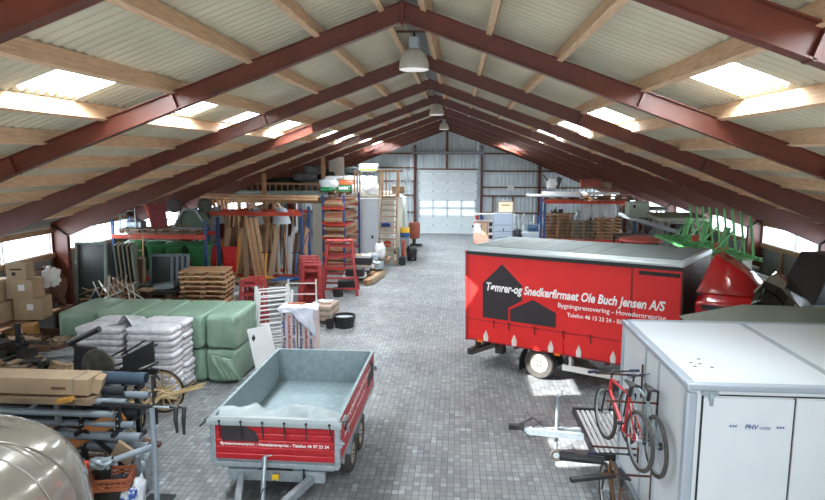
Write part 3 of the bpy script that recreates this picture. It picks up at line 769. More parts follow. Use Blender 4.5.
# covered trailer behind the box trailer
M_canvas = mat('olive_grey_canvas', '83897d', .75, 0, '757b70', 2, .2, 5)
ct = thing('covered_trailer', 'low trailer with grey canvas roof, slatted white deck and long drawbar, behind the box trailer', 'trailer', (2.9, 10.45, 0))
mb = MB()
for k in range(15): mb.bx(.03+k*.085, .085+k*.085, -.9, .9, .50, .53)
mb.build('slatted_deck', mat('white_slats', 'd5d9da', .45, 0), ct)
mb = MB(); mb.bx(0, 1.35, -.95, -.90, .46, .56); mb.bx(0, 1.35, .90, .95, .46, .56); mb.bx(-.03, .02, -.95, .95, .46, .56); mb.bx(0,1.35,-.02,.02,.42,.5); mb.bx(0,5.3,-.6,-.5,.38,.48); mb.bx(0,5.3,.5,.6,.38,.48)
mb.build('deck_frame', M_darksteel, ct)
mb = MB(); mb.bx(2.0, 5.4, -.85, .85, .5, 2.3); mb.build('canvas_side', M_canvas, ct, bevel=.03)
mb = MB()
mb.add([(1.75,-.95,2.3),(5.5,-.95,2.3),(5.5,.95,2.3),(1.75,.95,2.3),(2.55,.0,2.70),(5.5,.0,2.64),(2.55,.35,2.66),(5.5,.35,2.62)], [(0,1,5,4),(0,4,6,3),(4,5,7,6),(6,7,2,3),(1,2,7,5),(0,3,2,1)])
mb.build('canvas_roof', M_canvas, ct, smooth=True)
mb = MB(); mb.bar((0,.12,.47),(-1.0,0,.50),.08,.10); mb.bar((0,-.12,.47),(-1.0,0,.50),.08,.10); mb.build('drawbar', M_galv, ct)
mb = MB(); mb.box((-1.12,0,.56),(.26,.09,.08)); mb.bar((-1.1,0,.6),(-.85,0,.72),.03,.03); mb.bar((-.85,.02,.55),(-.7,.02,.66),.02,.02); mb.tube([(-1.0,.05,.55),(-.95,.1,.78),(-.75,.08,.62),(-.6,.0,.5),(-.9,-.08,.4),(-1.05,-.05,.55)], .011); mb.build('coupling', M_black, ct)
mb = MB(); mb.cyl((-.45,0,.20),(-.45,0,1.12),.03); mb.tube([(-.45,0,1.12),(-.45,0,1.16),(-.37,0,1.17),(-.37,0,1.23)], .012); mb.build('jockey_post', M_galv, ct)
wheel(ct, (-.45, -.03, .10), .10, .07, (0,1,0), .5, 4, M_galv, name='jockey_wheel')
for sy in (-1, 1):
    wheel(ct, (3.2, sy*.75, .3), .3, .18, (0,1,0), .58, 5, M_rimw, side=sy)

# dark tipped loader bucket shape at the right edge -> glossy black vehicle parts
# ------------------------------------------------------------------ goods along the left
rnd = random.Random(11)
def pallet_proto(m=M_plank, L=1.2, W=.8):
    root = thing('pallet', 'p', 'pallet')
    mb = MB()
    for k in range(5): y = -W/2+.06+k*(W-.12)/4; mb.box((0, y, .133), (L, .12 if k % 2 == 0 else .09, .022))
    for x in (-L/2+.07, 0, L/2-.07): mb.box((x, 0, .111), (.14, W, .022))
    mb.build('top_deck', m, root)
    for y in (-W/2+.06, 0, W/2-.06):
        for x in (-L/2+.08, 0, L/2-.08): MB().box((x, y, .061), (.13, .09, .078)).build('spacer_block', M_darkplank, root)
    mb = MB()
    for y in (-W/2+.05, 0, W/2-.05): mb.box((0, y, .011), (L, .10, .022))
    mb.build('pallet_base', m, root)
    return root
_pp = {}
def pallet(label, loc, rz=0, group=None, m=None, L=1.2, W=.8):
    key = ((m or M_plank).name, L, W)
    if key not in _pp:
        o = pallet_proto(m or M_plank, L, W); _pp[key] = o; o['label'] = label; o.location = loc; o.rotation_euler = (0,0,rz)
        if group: o['group'] = group
        return o
    c = copy_tree(_pp[key], label, loc, rz)
    if group: c['group'] = group
    elif 'group' in c: del c['group']
    return c
M_palelight = mat('light_pallet_wood', 'd6b08a', .8, 0, 'b8936c', 4, .2)
M_palegrey = mat('grey_pallet_wood', 'a39784', .85, 0, '83796a', 4, .2)

# green wrapped bales
M_bale = mat('green_wrap', '8fab97', .36, 0, '769480', 3, .8, 9)
def bale_bm(w, d, h, seed):
    def fn(u, v):
        # superellipsoid box
        th = (v-.5)*PI; ph = u*2*PI
        def c(a, e): s = math.cos(a); return math.copysign(abs(s)**e, s)
        def s_(a, e): s = math.sin(a); return math.copysign(abs(s)**e, s)
        e1, e2 = .22, .22
        x = c(th, e1)*c(ph, e2); y = c(th, e1)*s_(ph, e2); z = s_(th, e1)
        n = noise.noise(Vector((x*1.7+seed*7, y*1.7, z*1.7)))*.035 + noise.noise(Vector((x*5+seed*3, y*5, z*5)))*.03 + abs(noise.noise(Vector((x*3+z*6+seed, y*9, z*4))))*.02
        k = 1+n
        return (x*w/2*k, y*d/2*k, h/2 + z*h/2*(1+n*.5))
    return MB().grid(fn, 64, 33, closed_u=True)
xs = [-4.12, -4.86, -5.78, -6.50, -7.40, -8.30]
blab = {0: 'rightmost', 1: 'second from the right', 2: 'middle', 3: 'second from the left', 4: 'leftmost'}
for r in range(2):
    for i in range(5):
        w = xs[i]-xs[i+1]; o = bale_bm(w-.01, 1.66, .785, i+r*5).build('wrapped_bale', M_bale, smooth=True)
        tag(o, 'green plastic-wrapped bale, %s of the %s layer' % (blab[i], ('lower', 'upper')[r]), 'bale', 'green wrapped bales', loc=((xs[i]+xs[i+1])/2, 14.44+.02*rnd.uniform(-1,1), r*.785))
mb = MB(); mb.grid(lambda u, v: (-4.75+.55*u+.25*v+.02*math.sin(u*20+v*5), 13.56-.04*math.sin(v*PI)-.05*(1-v)+.02*math.sin(u*30), .72-.62*v-(.12*u*(1-v))), 14, 14)
tag(mb.build('torn_wrap', M_bale, smooth=True, solid=.006), 'loose flap of torn green wrap hanging on the rightmost lower bale', 'plastic')

# sacks on pallets
M_sack = mat('white_plastic_sack', 'e4e5e9', .42, 0, 'b6b5c0', 9, .4, 14)
def sack_bm(L, W, H, seed):
    def fn(u, v):
        ph = u*2*PI; th = (v-.5)*PI
        def c(a, e): s = math.cos(a); return math.copysign(abs(s)**e, s)
        def s_(a, e): s = math.sin(a); return math.copysign(abs(s)**e, s)
        x = c(th, .38)*c(ph, .28); y = c(th, .38)*s_(ph, .28); z = s_(th, .6)
        n = noise.noise(Vector((x*2.5+seed*5, y*2.5, z+seed)))*.07+noise.noise(Vector((x*7+seed*5, y*7, z*3)))*.05
        return (x*L/2*(1+n*.5), y*W/2*(1+n*.5), H/2+z*H/2*(1+n*2.4))
    return MB().grid(fn, 36, 13, closed_u=True)
protos = [sack_bm(1.0, .575, .165, s).build('sack', M_sack, smooth=True) for s in range(3)]
first = [True]*3
for px, nm in ((-5.52, 'right-hand'), (-6.58, 'left-hand')):
    pallet('weathered pallet under the %s pile of white sacks' % nm, (px, 12.9, 0), 0, None, M_palegrey, 1.0, 1.15)
    n = 11
    for k in range(n):
        for j in range(2):
            q = rnd.randrange(3)
            o = protos[q] if first[q] else protos[q].copy()
            if not first[q]: COL.objects.link(o)
            first[q] = False
            row = ('front', 'back')[j]
            lab = ('topmost %s white plastic sack of the %s pile' % (row, nm)) if k == n-1 else ('lowest %s white plastic sack of the %s pile, on the pallet' % (row, nm)) if k == 0 else 'white plastic sack in the middle layers of the %s row of the %s pile' % (row, nm)
            tag(o, lab, 'sack', 'white sacks in the %s row of the %s pile' % (row, nm), loc=(px+rnd.uniform(-.02,.02), 12.62+.57*j+rnd.uniform(-.015,.015), .146+k*.128), rz=rnd.uniform(-.02,.02)+(PI if q == 1 else 0))
M_film = mat('clear_film', 'e4e9ee', .25, 0, 'cfd7de', 6, .5, 10)
mb = MB(); mb.grid(lambda u, v: (-6.1+.34*(u-.5)*(1-.5*v)*2, 12.5+.5*v, 1.60+.20*math.exp(-((u-.5)/.2)**2)*(1-v)+.03*math.sin(u*14+v*6)), 16, 10)
tag(mb.build('plastic_film', M_film, smooth=True, solid=.005), 'crumpled clear film peak between the two piles of white sacks', 'plastic film')

# leaning white sheet, long aluminium frames, insulation packs
mb = MB(); mb.box((0,0,.62), (.52, .03, 1.24)); o = mb.build('white_board', M_white, bevel=.004)
tag(o, 'white board with a small black diamond mark leaning against the bales', 'board', loc=(-3.50, 13.95, 0), rot=(-.2, -.2, .25))
mb = MB(); mb.prism([(-.2,1.02),(-.13,1.10),(-.11,1.0),(-.17,.93)], -.02, -.016); mb.build('diamond_mark', M_black, o)
def ladder_frame(name, label, L, W, n, loc, rot, m=M_alu, r=.025, group=None, cat='ladder'):
    root = thing(name, label, cat, loc, 0, group, rot=rot)
    for s in (-1, 1): MB().box((s*W/2, 0, L/2), (r*1.3, r*2.2, L)).build('rail', m, root)
    for k in range(n):
        z = L*(k+.6)/n; MB().cyl((-W/2, 0, z), (W/2, 0, z), r*.65, n=8).build('rung', m, root)
    return root
for i, (x, y, h) in enumerate(((-3.55, 14.9, 1.85), (-3.75, 15.35, 1.85), (-3.95, 15.9, 1.8))):
    ladder_frame('scaffold_frame', ('nearest', 'middle', 'farthest')[i]+' of the white ladder-like scaffold frames leaning beside the green bales', h, .95, 8, (x-.15, y, 0), (0, .08, .9), m=M_white, r=.028, group='white scaffold frames', cat='scaffold frame')
ladder_frame('scaffold_frame', 'wide white scaffold frame standing behind the insulation packs', 1.35, .85, 4, (-4.0, 19.2, 0), (0, 0, .1), m=M_white, r=.03, cat='scaffold frame')
M_pack = mat('insulation_wrap', 'd7d2d6', .35, 0, 'c9b6ac', 7, .2, 10)
M_packw = mat('white_wrap_film', 'e6e9f2', .3, 0, 'c5cde0', 5, .5, 8)
for i in range(2):
    x0 = -3.46 + i*.41
    mb = MB(); mb.bx(x0, x0+.39, 14.8, 15.5, .0, 1.46); o = mb.build('insulation_pack', M_pack, bevel=.03)
    tag(o, ('left', 'right')[i]+' upright insulation pack with printed lettering, standing behind the tipper trailer', 'insulation pack', 'insulation packs')
    for j, (word, mm) in enumerate((('Kingspan', M_bluep), ('Kooltherm', mat('red_print', 'b5524a', .6)), ('unidek', M_bluep))):
        xx = x0+.06+j*.12
        for z in (1.36, .75) if j != 1 else (1.3, .8): lettering(word, 'pack_lettering', mm, o, (xx, 14.794, z), (0,0,-1), (1,0,0), .56, .075, bold=.03)
def drape(u, v):
    x = -3.50+.88*u; w = v*1.15
    if w < .35: y, z = 15.3-w*1.5, 1.47+.05*math.sin(u*9+w*8)
    else: y, z = 14.775-.03*math.sin(u*14)-.02, 1.50-(w-.35)*(.15+1.15*max(0, u-.35))
    return (x + .03*math.sin(v*9), y, z+.02*noise.noise(Vector((u*6, v*6, 0))))
mb = MB(); mb.grid(drape, 28, 24); tag(mb.build('loose_wrap', M_packw, smooth=True, solid=.006), 'loose white plastic wrap draped over the insulation packs', 'plastic wrap')
mb = MB(); mb.box((-3.1, 14.95, 1.575), (.42, .06, .03), rot=(0,0,.05)); tag(mb.build('brown_strip', mat('terracotta_strip', 'b8694a', .7)), 'reddish brown strip lying on the white wrap of the insulation packs', 'strip')

# plasterboard stack and tubs
M_board = mat('plasterboard_edge', 'c3aea0', .8, 0, 'b39c8c', 4)
for k in range(5):
    mb = MB(); mb.box((0,0,.045), (.72, 1.0, .08)); tag(mb.build('board_stack', (M_board, M_palegrey)[k%2], bevel=.004), ('lowest', 'second', 'middle', 'fourth', 'topmost')[k]+' bundle of beige boards stacked beside the black tub', 'board bundle', 'bundles of beige boards', loc=(-3.42+rnd.uniform(-.02,.02), 19.5, .1+k*.09), rz=-.1+rnd.uniform(-.03,.03))
for k, (x, y) in enumerate(((-3.6, 19.1), (-3.2, 19.1))): tag(MB().box((x, y+.3, .05), (.1, .9, .1)).build('timber_block', M_plank), ('left', 'right')[k]+' timber bearer under the beige boards', 'bearer')
mb = MB(); mb.box((-3.3, 19.4, .565), (.3, .2, .03), rot=(0,0,.4)); tag(mb.build('offcut', M_card), 'brown offcut on top of the beige board stack', 'offcut')
mb = MB(); mb.grid(lambda u, v: (-3.6+.45*u, 19.5+.35*v, .575+.03*math.sin(u*8)*math.sin(v*7)), 10, 10); tag(mb.build('plastic_sheet', M_packw, smooth=True, solid=.006), 'white plastic sheet on top of the beige board stack', 'plastic')
def tub(name, label, r, h, loc, m=M_black, fill=None):
    root = thing(name, label, 'tub' if r > .2 else 'bucket', loc)
    MB().lathe([(r*.82, 0), (r*.95, h*.8), (r, h*.82), (r, h), (r*.94, h), (r*.76, .03), (0, .03)], n=28).build('shell', m, root, smooth=True)
    if fill: MB().lathe([(0, h*.8), (r*.85, h*.8), (r*.85, h*.78)], n=24).build('contents', fill, root)
    mb = MB(); mb.tube([(-r, 0, h*.85), (-r*1.12, 0, h*.6), (-r*1.08, 0, h*.4)], .012, 6); mb.build('handle', m, root)
    return root
tub('mortar_tub', 'round black mortar tub with pale residue on the pavers', .34, .36, (-2.62, 18.75, 0), M_black, mat('dried_mortar', 'a7adb0', .9))
tub('bucket', 'small black bucket beside the round mortar tub', .14, .26, (-3.02, 18.55, 0))

# red trestles
def trestle(label, w, h, d, n, loc, rz, group='red trestles', sp=1.12):
    root = thing('trestle', label, 'trestle', loc, rz, group)
    for sy in (-1, 1):
        for sx in (-1, 1):
            MB().bar((sx*w/2*sp, sy*d/2, 0), (sx*w/2*.86, sy*d*.12, h), .07, .09).build('leg', M_redpaint, root)
        for k in range(n):
            t = (k+.7)/n; ww = w/2*(sp-(sp-.86)*t); yy = sy*(d/2*(1-t)+d*.12*t)
            MB().bar((-ww, yy, h*t*.97), (ww, yy, h*t*.97), .05, .07).build('rung', M_redpaint, root)
    MB().box((0,0,h+.01), (w, d*.35, .05)).build('top_beam', M_redpaint, root)
    return root
trestle('large red painted trestle ladder standing by the aisle', 1.0, 1.98, 1.3, 5, (-3.62, 23.6, 0), .12, sp=1.3)
for k in range(4):
    trestle(('front', 'second', 'third', 'back')[k]+' of the nested red trestles left of the large red trestle ladder', .62, 1.55+.05*k, .5, 4, (-4.0-.10*k, 20.6+.28*k, 0), .06*k)
for k in range(3):
    trestle(('front', 'middle', 'back')[k]+' of the small red trestles behind the white scaffold frames', .5, 1.4, .5, 5, (-5.45+.04*k, 18.5+.3*k, 0), .3)
mb = MB(); mb.grid(lambda u, v: (-5.75+.6*u+.04*math.sin(v*15), 18.4-.05*math.sin(u*12)-.1*v, 1.72-1.0*v), 16, 16)

# racks
def rack(label, x0, x1, y0, y1, h, beams, loc_z=0, rz=0, beam_m=None):
    cx, cy = (x0+x1)/2, (y0+y1)/2; w, d = x1-x0, y1-y0
    root = thing('pallet_rack', label, 'rack', (cx, cy, 0), rz)
    for sx in (-1, 1):
        for sy in (-1, 1):
            p = MB().box((sx*w/2, sy*d/2, h/2), (.09, .07, h)).build('upright', M_blue, root)
        mb = MB(); n = int(h/.6)
        for k in range(n): a, b = (-d/2, d/2) if k % 2 else (d/2, -d/2); mb.bar((sx*w/2, a, k*.6+.1), (sx*w/2, b, k*.6+.6), .03, .02)
        mb.build('upright_brace', M_blue, root)
    for z in beams:
        for sy in (-1, 1): MB().box((0, sy*d/2-.03*(-sy if sy > 0 else 1), z), (w+.06, .05, .13)).build('beam', beam_m or M_orange, root, bevel=.005)
    return root
rack('blue and orange pallet rack above the green wheelie bins', -10.1, -7.12, 19.5, 20.6, 3.1, (2.57, 1.22))
rack('blue and orange pallet rack hung with grey buckets', -8.35, -4.62, 21.8, 22.9, 3.3, (3.12, .95))
rack('tall narrow blue rack stacked with timber boards beside the white storage room', -4.93, -4.0, 27.4, 30.0, 3.45, (2.9, 2.25, 1.6, .9, .25), rz=-.1)

# wheelie bins on boards
M_bin = M_green
def bin_(label, loc, rz):
    root = thing('wheelie_bin', label, 'bin', loc, rz, 'green wheelie bins')
    mb = MB(); mb.add([(-.22,-.24,.08),(.22,-.24,.08),(.22,.24,.08),(-.22,.24,.08),(-.29,-.33,.95),(.29,-.33,.95),(.29,.35,.95),(-.29,.35,.95)], [(0,3,2,1),(4,5,6,7),(0,1,5,4),(1,2,6,5),(2,3,7,6),(3,0,4,7)])
    mb.build('bin_body', M_bin, root, bevel=.03)
    mb = MB()
    for sx in (-.14, .14): mb.add([(sx-.03,-.27,.15),(sx+.03,-.27,.15),(sx+.035,-.345,.85),(sx-.035,-.345,.85),(sx-.03,-.22,.15),(sx+.03,-.22,.15),(sx+.035,-.3,.85),(sx-.035,-.3,.85)], [(0,1,2,3),(4,7,6,5),(0,4,5,1),(1,5,6,2),(2,6,7,3),(3,7,4,0)])
    mb.build('rib', M_bin, root, split=True)
    MB().box((0, -.005, .93), (.64, .74, .06)).build('rim', M_bin, root, bevel=.015)
    mb = MB(); mb.grid(lambda u, v: ((u-.5)*.64, -.36+.74*v, .97+.06*math.sin(v*PI)+.02*math.cos((u-.5)*PI)), 10, 10); mb.build('lid', M_bin, root, smooth=True, solid=.02)
    mb = MB(); mb.cyl((-.25,.4,.97),(.25,.4,.97),.016); mb.bar((-.2,.34,.95),(-.2,.41,.97),.03,.03); mb.bar((.2,.34,.95),(.2,.41,.97),.03,.03); mb.build('handle', M_bin, root)
    for s in (-1, 1): MB().cyl((s*.24, .27, .1), (s*.30, .27, .1), .1, n=18).build('wheel', M_black, root)
    return root
bb = bin_('green wheelie bin, rightmost in the row under the rack', (-7.5, 20.0, 1.32), .1)
copy_tree(bb, 'green wheelie bin, second from the right in the row under the rack', (-8.2, 19.95, 1.32), -.06)
copy_tree(bb, 'green wheelie bin, third from the right in the row under the rack', (-8.92, 20.1, 1.32), .15)
copy_tree(bb, 'green wheelie bin, leftmost in the row under the rack', (-9.62, 20.15, 1.32), -.1)
tag(MB().box((-8.6, 20.05, 1.30), (2.9, 1.1, .03)).build('shelf_deck', M_darkplank), 'dark plank deck the green wheelie bins stand on', 'shelf')
def pile(x, y, z, n, names, rz=0, m=None, L=1.2, W=.8, jit=.03):
    for k in range(n):
        pallet(names % ('bottom' if k == 0 else 'topmost' if k == n-1 else 'middle'), (x+rnd.uniform(-jit,jit), y+rnd.uniform(-jit,jit), z+k*.1445), rz+rnd.uniform(-.04,.04), names.replace('%s', '').strip(), m, L, W)
pile(-6.72, 18.5, 0, 12, '%s wooden pallet of the tall light pile behind the green bales', .1, M_palelight, 1.35, .95, .05)
pile(-8.05, 18.0, 0, 8, '%s dark wooden pallet of the pile left of the light pallets', .03, M_darkplank, 1.2, .8)
pile(-9.3, 17.3, 0, 7, '%s dark pallet under the heap of sticks', .05, M_darkplank, 1.2, .9)
tag(MB().box((-8.0, 18.0, 1.19), (1.3, .85, .05)).build('dark_sheet', M_darksteel), 'dark flat sheet on the pallets left of the light pallet pile', 'sheet')
tag(MB().box((-7.85, 18.1, 1.29), (.55, .4, .14), rot=(0,-.1,.3)).build('grey_slab', M_galv), 'grey block lying on the dark flat sheet', 'block')
tag(MB().box((-8.2, 17.7, 1.25), (.4, .28, .05), rot=(.1,0,-.2)).build('carton_piece', M_card), 'brown carton piece lying on the dark flat sheet', 'cardboard')
# heap of sticks
for k in range(46):
    a = rnd.uniform(.15, 2.6); L = rnd.uniform(.35, .85); x = -8.95+rnd.uniform(-.75, .75); y = 17.1+rnd.uniform(-.35, .35); z = 1.25+rnd.uniform(0, .35)*(1-abs(x+8.95)/.9)
    d = Vector((math.cos(a)*.7, rnd.uniform(-.4,.4), math.sin(a)*.6)).normalized()
    p = Vector((x, y, z)); mb = MB()
    mb.cyl((p-d*L/2)[:], (p+d*L/2)[:], rnd.uniform(.012,.022), n=6) if k % 3 else mb.bar((p-d*L/2)[:], (p+d*L/2)[:], .04, .025)
    tag(mb.build('stick', (M_woodgrey, M_palelight, M_white)[k % 3 if k % 5 else 2]), 'thin pale stick in the tangled heap behind the green bales', 'stick', 'sticks in the tangled heap')
for k in range(8):
    tag(MB().box((-9.1+rnd.uniform(-.7,.7), 17.1+rnd.uniform(-.3,.3), 1.10+.05*k/2), (rnd.uniform(.3,.8), .12, .04), rot=(rnd.uniform(-.2,.2), rnd.uniform(-.3,.3), rnd.uniform(-1,1))).build('scrap_board', M_plank), 'brown scrap board under the tangled heap of sticks', 'board', 'scrap boards under the sticks')

# window frames and door leaves by the wall
def wframe(label, w, h, loc, rot, m, pane=M_glass, name='window_unit', group=None):
    root = thing(name, label, 'window', loc, 0, group, rot=rot); t = .07
    mb = MB(); mb.bx(-w/2, w/2, -.04, .04, 0, t).bx(-w/2, w/2, -.04, .04, h-t, h).bx(-w/2, -w/2+t, -.04, .04, t, h-t).bx(w/2-t, w/2, -.04, .04, t, h-t); mb.build('frame', m, root, bevel=.005)
    MB().bx(-w/2+t, w/2-t, -.01, .01, t, h-t).build('pane', pane, root)
    return root
M_gframe = mat('grey_green_frame', '8c9a92', .6, 0, '77857d', 4)
M_bgframe = mat('blue_grey_frame', '7f8f99', .6, 0, '6b7a84', 4)
M_dpane = mat('dim_pane', '3b4143', .25)
wframe('tall grey-green framed window leaning by the red column', .85, 1.75, (-9.45, 17.0, .95), (-.12, 0, .15), M_gframe, M_dpane)
for k in range(5): tag(MB().box((0,0,.75), (.05, .8, 1.5)).build('panel_leaf', (M_gframe, M_palegrey)[k%2]), 'grey upright panel in the row behind the tall grey-green window', 'panel', 'grey upright panels', loc=(-9.25+k*.13, 18.3, 1.0), rot=(0, -.06, .3))
wframe('brown framed window leaning left of the blue-grey window', .62, .85, (-8.85, 18.3, 1.25), (-.15, 0, .0), M_palegrey, M_darkplank)
for k in range(4): wframe(('front', 'second', 'third', 'back')[k]+' blue-grey framed window of the row leaning before the wheelie bins', .75, .95, (-8.15+k*.14, 18.55+k*.05, 1.2), (-.1, 0, -.08), M_bgframe, M_dpane, group='blue-grey framed windows')
for k in range(4): tag(MB().box((0,0,.2), (.04, .4, .4)).build('small_board', M_galv), 'small grey panel standing right of the blue-grey windows', 'panel', 'small grey panels', loc=(-7.45+k*.1, 18.95, 1.3), rot=(0, .15, .2))
# things on top of rack 1
M_shed = mat('maroon_seat', '7c2b2c', .7, 0, '5a1d20', 5)
pallet('grey pallet on top of the rack above the wheelie bins, left', (-9.4, 20.05, 2.64), 0, None, M_palegrey); pallet('grey pallet on top of the rack above the wheelie bins, right', (-8.1, 20.05, 2.64), 0, None, M_palegrey)
mb = MB(); mb.box((-8.75, 19.8, 3.2), (.5, .08, .8), rot=(-.1,-.1,.3)); tag(mb.build('maroon_panel', M_shed, bevel=.03), 'maroon red panel standing on the rack above the bins', 'panel')
mb = MB(); mb.box((-9.0, 19.75, 3.15), (.06, .05, .8), rot=(0,-.3,0)); tag(mb.build('orange_rail', M_orange), 'thin orange-edged rail beside the maroon panel', 'rail')
mb = MB(); mb.tube([(-8.55,19.8,2.85),(-8.4,19.8,3.2),(-8.25,19.8,3.0),(-8.05,19.8,3.15),(-7.95,19.8,2.82)], .02); mb.tube([(-8.3,20.1,2.82),(-8.2,20.1,3.3),(-8.0,20.0,3.2),(-7.9,20,3.25)], .015); tag(mb.build('bent_tubing', M_rust, smooth=True), 'bent rusty tube frame on the rack beside the maroon panel', 'frame')
root = thing('handcart', 'green-covered handcart with a triangular tube frame on the rack right of the maroon panel', 'cart', (-7.7, 20.0, 2.78))
mb = MB(); mb.prism([(-.5,.1),(.5,.1),(.25,.6),(-.25,.6)], -.2, .3); mb.build('cover', mat('green_canvas', '4f5f50', .9), root, bevel=.03)
mb = MB(); mb.tube([(-.55,-.25,.05),(-.2,-.25,.62),(.2,-.25,.62),(.55,-.25,.05),(-.55,-.25,.05)], .03); mb.build('cart_tube', M_galv, root)
for s in (-.55, .45): MB().lathe([(.05,-.05),(.2,-.06),(.24,0),(.2,.06),(.05,.05)], (s,-.1,.75), 20, 'y').build('wheel', M_rubber, root, smooth=True)
tag(MB().box((-9.6, 20.05, 2.9), (.5,.4,.2)).build('grey_crate', M_galv, bevel=.02), 'grey crate on the left end of the rack above the bins', 'crate')
ladder_frame('short_ladder', 'short pale ladder standing in front of the wheelie bins', 1.35, .42, 4, (-9.2, 19.1, 1.3), (-.1, 0, 0), M_palelight, .025)
ladder_frame('tube_stand', 'pale tube frame standing on the left end of the rack', .8, .5, 3, (-9.75, 19.8, 2.66), (0, 0, 0), M_galv, .02, cat='frame')

# grey buckets on the beam of rack 2
M_bucket = mat('grey_felt', '8f9494', .85, 0, '767b7c', 7, .3, 20)
def hood(label, loc, rz, m):
    root = thing('hanging_bucket', label, 'bucket', loc, rz, 'grey buckets on the orange beam')
    MB().lathe([(.15, .22), (.18, .2), (.32, -.30), (.33, -.33), (.30, -.32), (.16, .17), (0, .17)], n=22).build('bucket_shell', m, root, smooth=True)
    mb = MB(); mb.tube([(-.12,0,.1),(-.25,-.05,.3),(-.1,-.05,.38),(0,-.02,.18)], .045); mb.build('handle', M_plank if m is M_bucket else M_palelight, root, smooth=True)
    mb = MB(); mb.tube([(.12,0,.1),(.2,-.05,.32),(.08,0,.15)], .03); mb.build('strap', M_dark, root)
    return root
hood('leftmost grey bucket hanging at the orange beam, with a pale brown handle', (-7.75, 22.1, 3.08), .3, M_bucket)
hood('middle grey bucket hanging at the orange beam', (-6.35, 22.1, 3.06), .6, mat('dark_grey_felt', '7f8585', .85, 0, '666b6c', 7))
hood('rightmost whitish bucket hanging at the orange beam', (-5.4, 22.1, 3.1), -.2, mat('pale_felt', 'aeb6bd', .8, 0, '969ea6', 7))
mb = MB()
for k in range(3): mb.tube([(-7.75+k*.14,22.15,3.25),(-7.85+k*.15,22.15,3.55),(-7.7+k*.15,22.15,3.6),(-7.65+k*.14,22.15,3.28)], .035)
tag(mb.build('hooked_handles', mat('tan_handles', 'c58d57', .7), smooth=True), 'row of curved tan handles above the leftmost grey bucket', 'handle')
for k, (x, y) in enumerate(((-8.3, 21.6), (-7.95, 21.6))): tag(MB().lathe([(.04,-.05),(.17,-.06),(.2,0),(.17,.06),(.04,.05)], (x, y, 3.02), 18, 'y').build('rubber_ring', M_rubber, smooth=True), ('left', 'right')[k]+' small dark tyre hanging at the left end of the orange beam', 'tyre')

# red wheelbarrows standing on end
def barrow(label, loc, rz):
    root = thing('wheelbarrow', label, 'wheelbarrow', loc, rz, 'red wheelbarrows standing on end')
    mb = MB(); mb.add([(-.2,-.05,.25),(.2,-.05,.25),(.25,-.15,1.15),(-.25,-.15,1.15),(-.2,.25,.5),(.2,.25,.5),(.22,.22,1.05),(-.22,.22,1.05)], [(0,1,2,3),(4,7,6,5),(0,4,5,1),(1,5,6,2),(2,6,7,3),(3,7,4,0)]); mb.build('tray', mat('barrow_red', 'c0252a', .4), root, bevel=.03)
    for s in (-1, 1): MB().tube([(s*.1,.3,.1),(s*.26,.3,.6),(s*.28,.28,1.35)], .022).build('handle_tube', mat('barrow_yellow', 'd39a2c', .5), root)
    MB().tube([(-.26,.3,.75),(.26,.3,.75)], .02).build('cross_tube', mat('barrow_yellow', 'd39a2c', .5), root)
    MB().lathe([(.05,-.04),(.15,-.05),(.19,0),(.15,.05),(.05,.04)], (0,.3,.19), 20, 'x').build('wheel', M_rubber, root, smooth=True)
    return root
b1 = barrow('left red wheelbarrow standing on end under the grey buckets', (-7.6, 21.0, .95), .35)
copy_tree(b1, 'right red wheelbarrow standing on end under the grey buckets', (-6.9, 21.0, .95), .25)
for k, (x, y) in enumerate(((-7.1, 21.1), (-5.9, 21.1), (-4.95, 21.1))): pallet('%s grey pallet on the floor line of the bucket rack' % ('left', 'middle', 'right')[k], (x, y, .80), 0, None, M_palegrey)
def jack(label, loc, m):
    root = thing('pallet_jack', label, 'pallet jack', loc)
    mb = MB(); mb.bar((-.5,-.3,.06),(.5,.1,.06),.09,.06); mb.bar((-.4,.2,.06),(.5,.1,.06),.09,.06); mb.bar((.1,-.4,.06),(.2,.3,.06),.08,.06); mb.build('base_leg', m, root, split=True)
    MB().cyl((.2,.1,.06),(.22,.3,.9),.03).build('mast', m, root)
    MB().cyl((.05,.3,.9),(.4,.3,.9),.02).build('handle', M_black, root)
    return root
jack('yellow footed lifting stand on the pallet right of the wheelbarrows', (-5.95, 21.0, .95), mat('barrow_yellow', 'd39a2c', .5))
jack('blue footed lifting stand on the pallet before the leaning planks', (-4.9, 21.0, .95), mat('jack_blue', '2f5f9a', .5))
# leaning planks inside and behind rack 2
cols = [M_plank, M_woodgrey, M_palelight, M_darkplank, mat('grey_white_strip', 'b9bcc0', .6), M_rust]
for k in range(56):
    x = -7.9 + 3.1*k/56 + rnd.uniform(-.05,.05); L = rnd.uniform(1.7, 2.7); m = cols[rnd.randrange(6)]
    tag(MB().box((0,0,L/2), (rnd.choice((.04,.06,.08,.12,.15)), .035, L)).build('leaning_plank', m), 'plank leaning upright inside the bucket rack', 'plank', 'planks leaning inside the bucket rack', loc=(x, 22.0+rnd.uniform(0,.7), .55), rot=(-.12+rnd.uniform(-.04,.04), rnd.uniform(-.12,.12), rnd.uniform(-.2,.2)))
for k in range(5):
    tag(MB().box((0,0,.85), (.16, .03, 1.7)).build('wide_board', (M_card, M_palelight)[k%2]), 'short wide board leaning behind the red wheelbarrows', 'board', 'short boards behind the wheelbarrows', loc=(-7.4+k*.42, 21.6, .95), rot=(-.1, rnd.uniform(-.2,.2), .1))
for k in range(3):
    tag(MB().box((0,0,1.05), (.11,.05,2.1)).build('brown_plank', M_palelight), 'long pale brown plank leaning before the bucket rack, in the bundle of three', 'plank', 'three long brown planks', loc=(-6.1+k*.16, 21.3, .95), rot=(-.06,-.16,0))
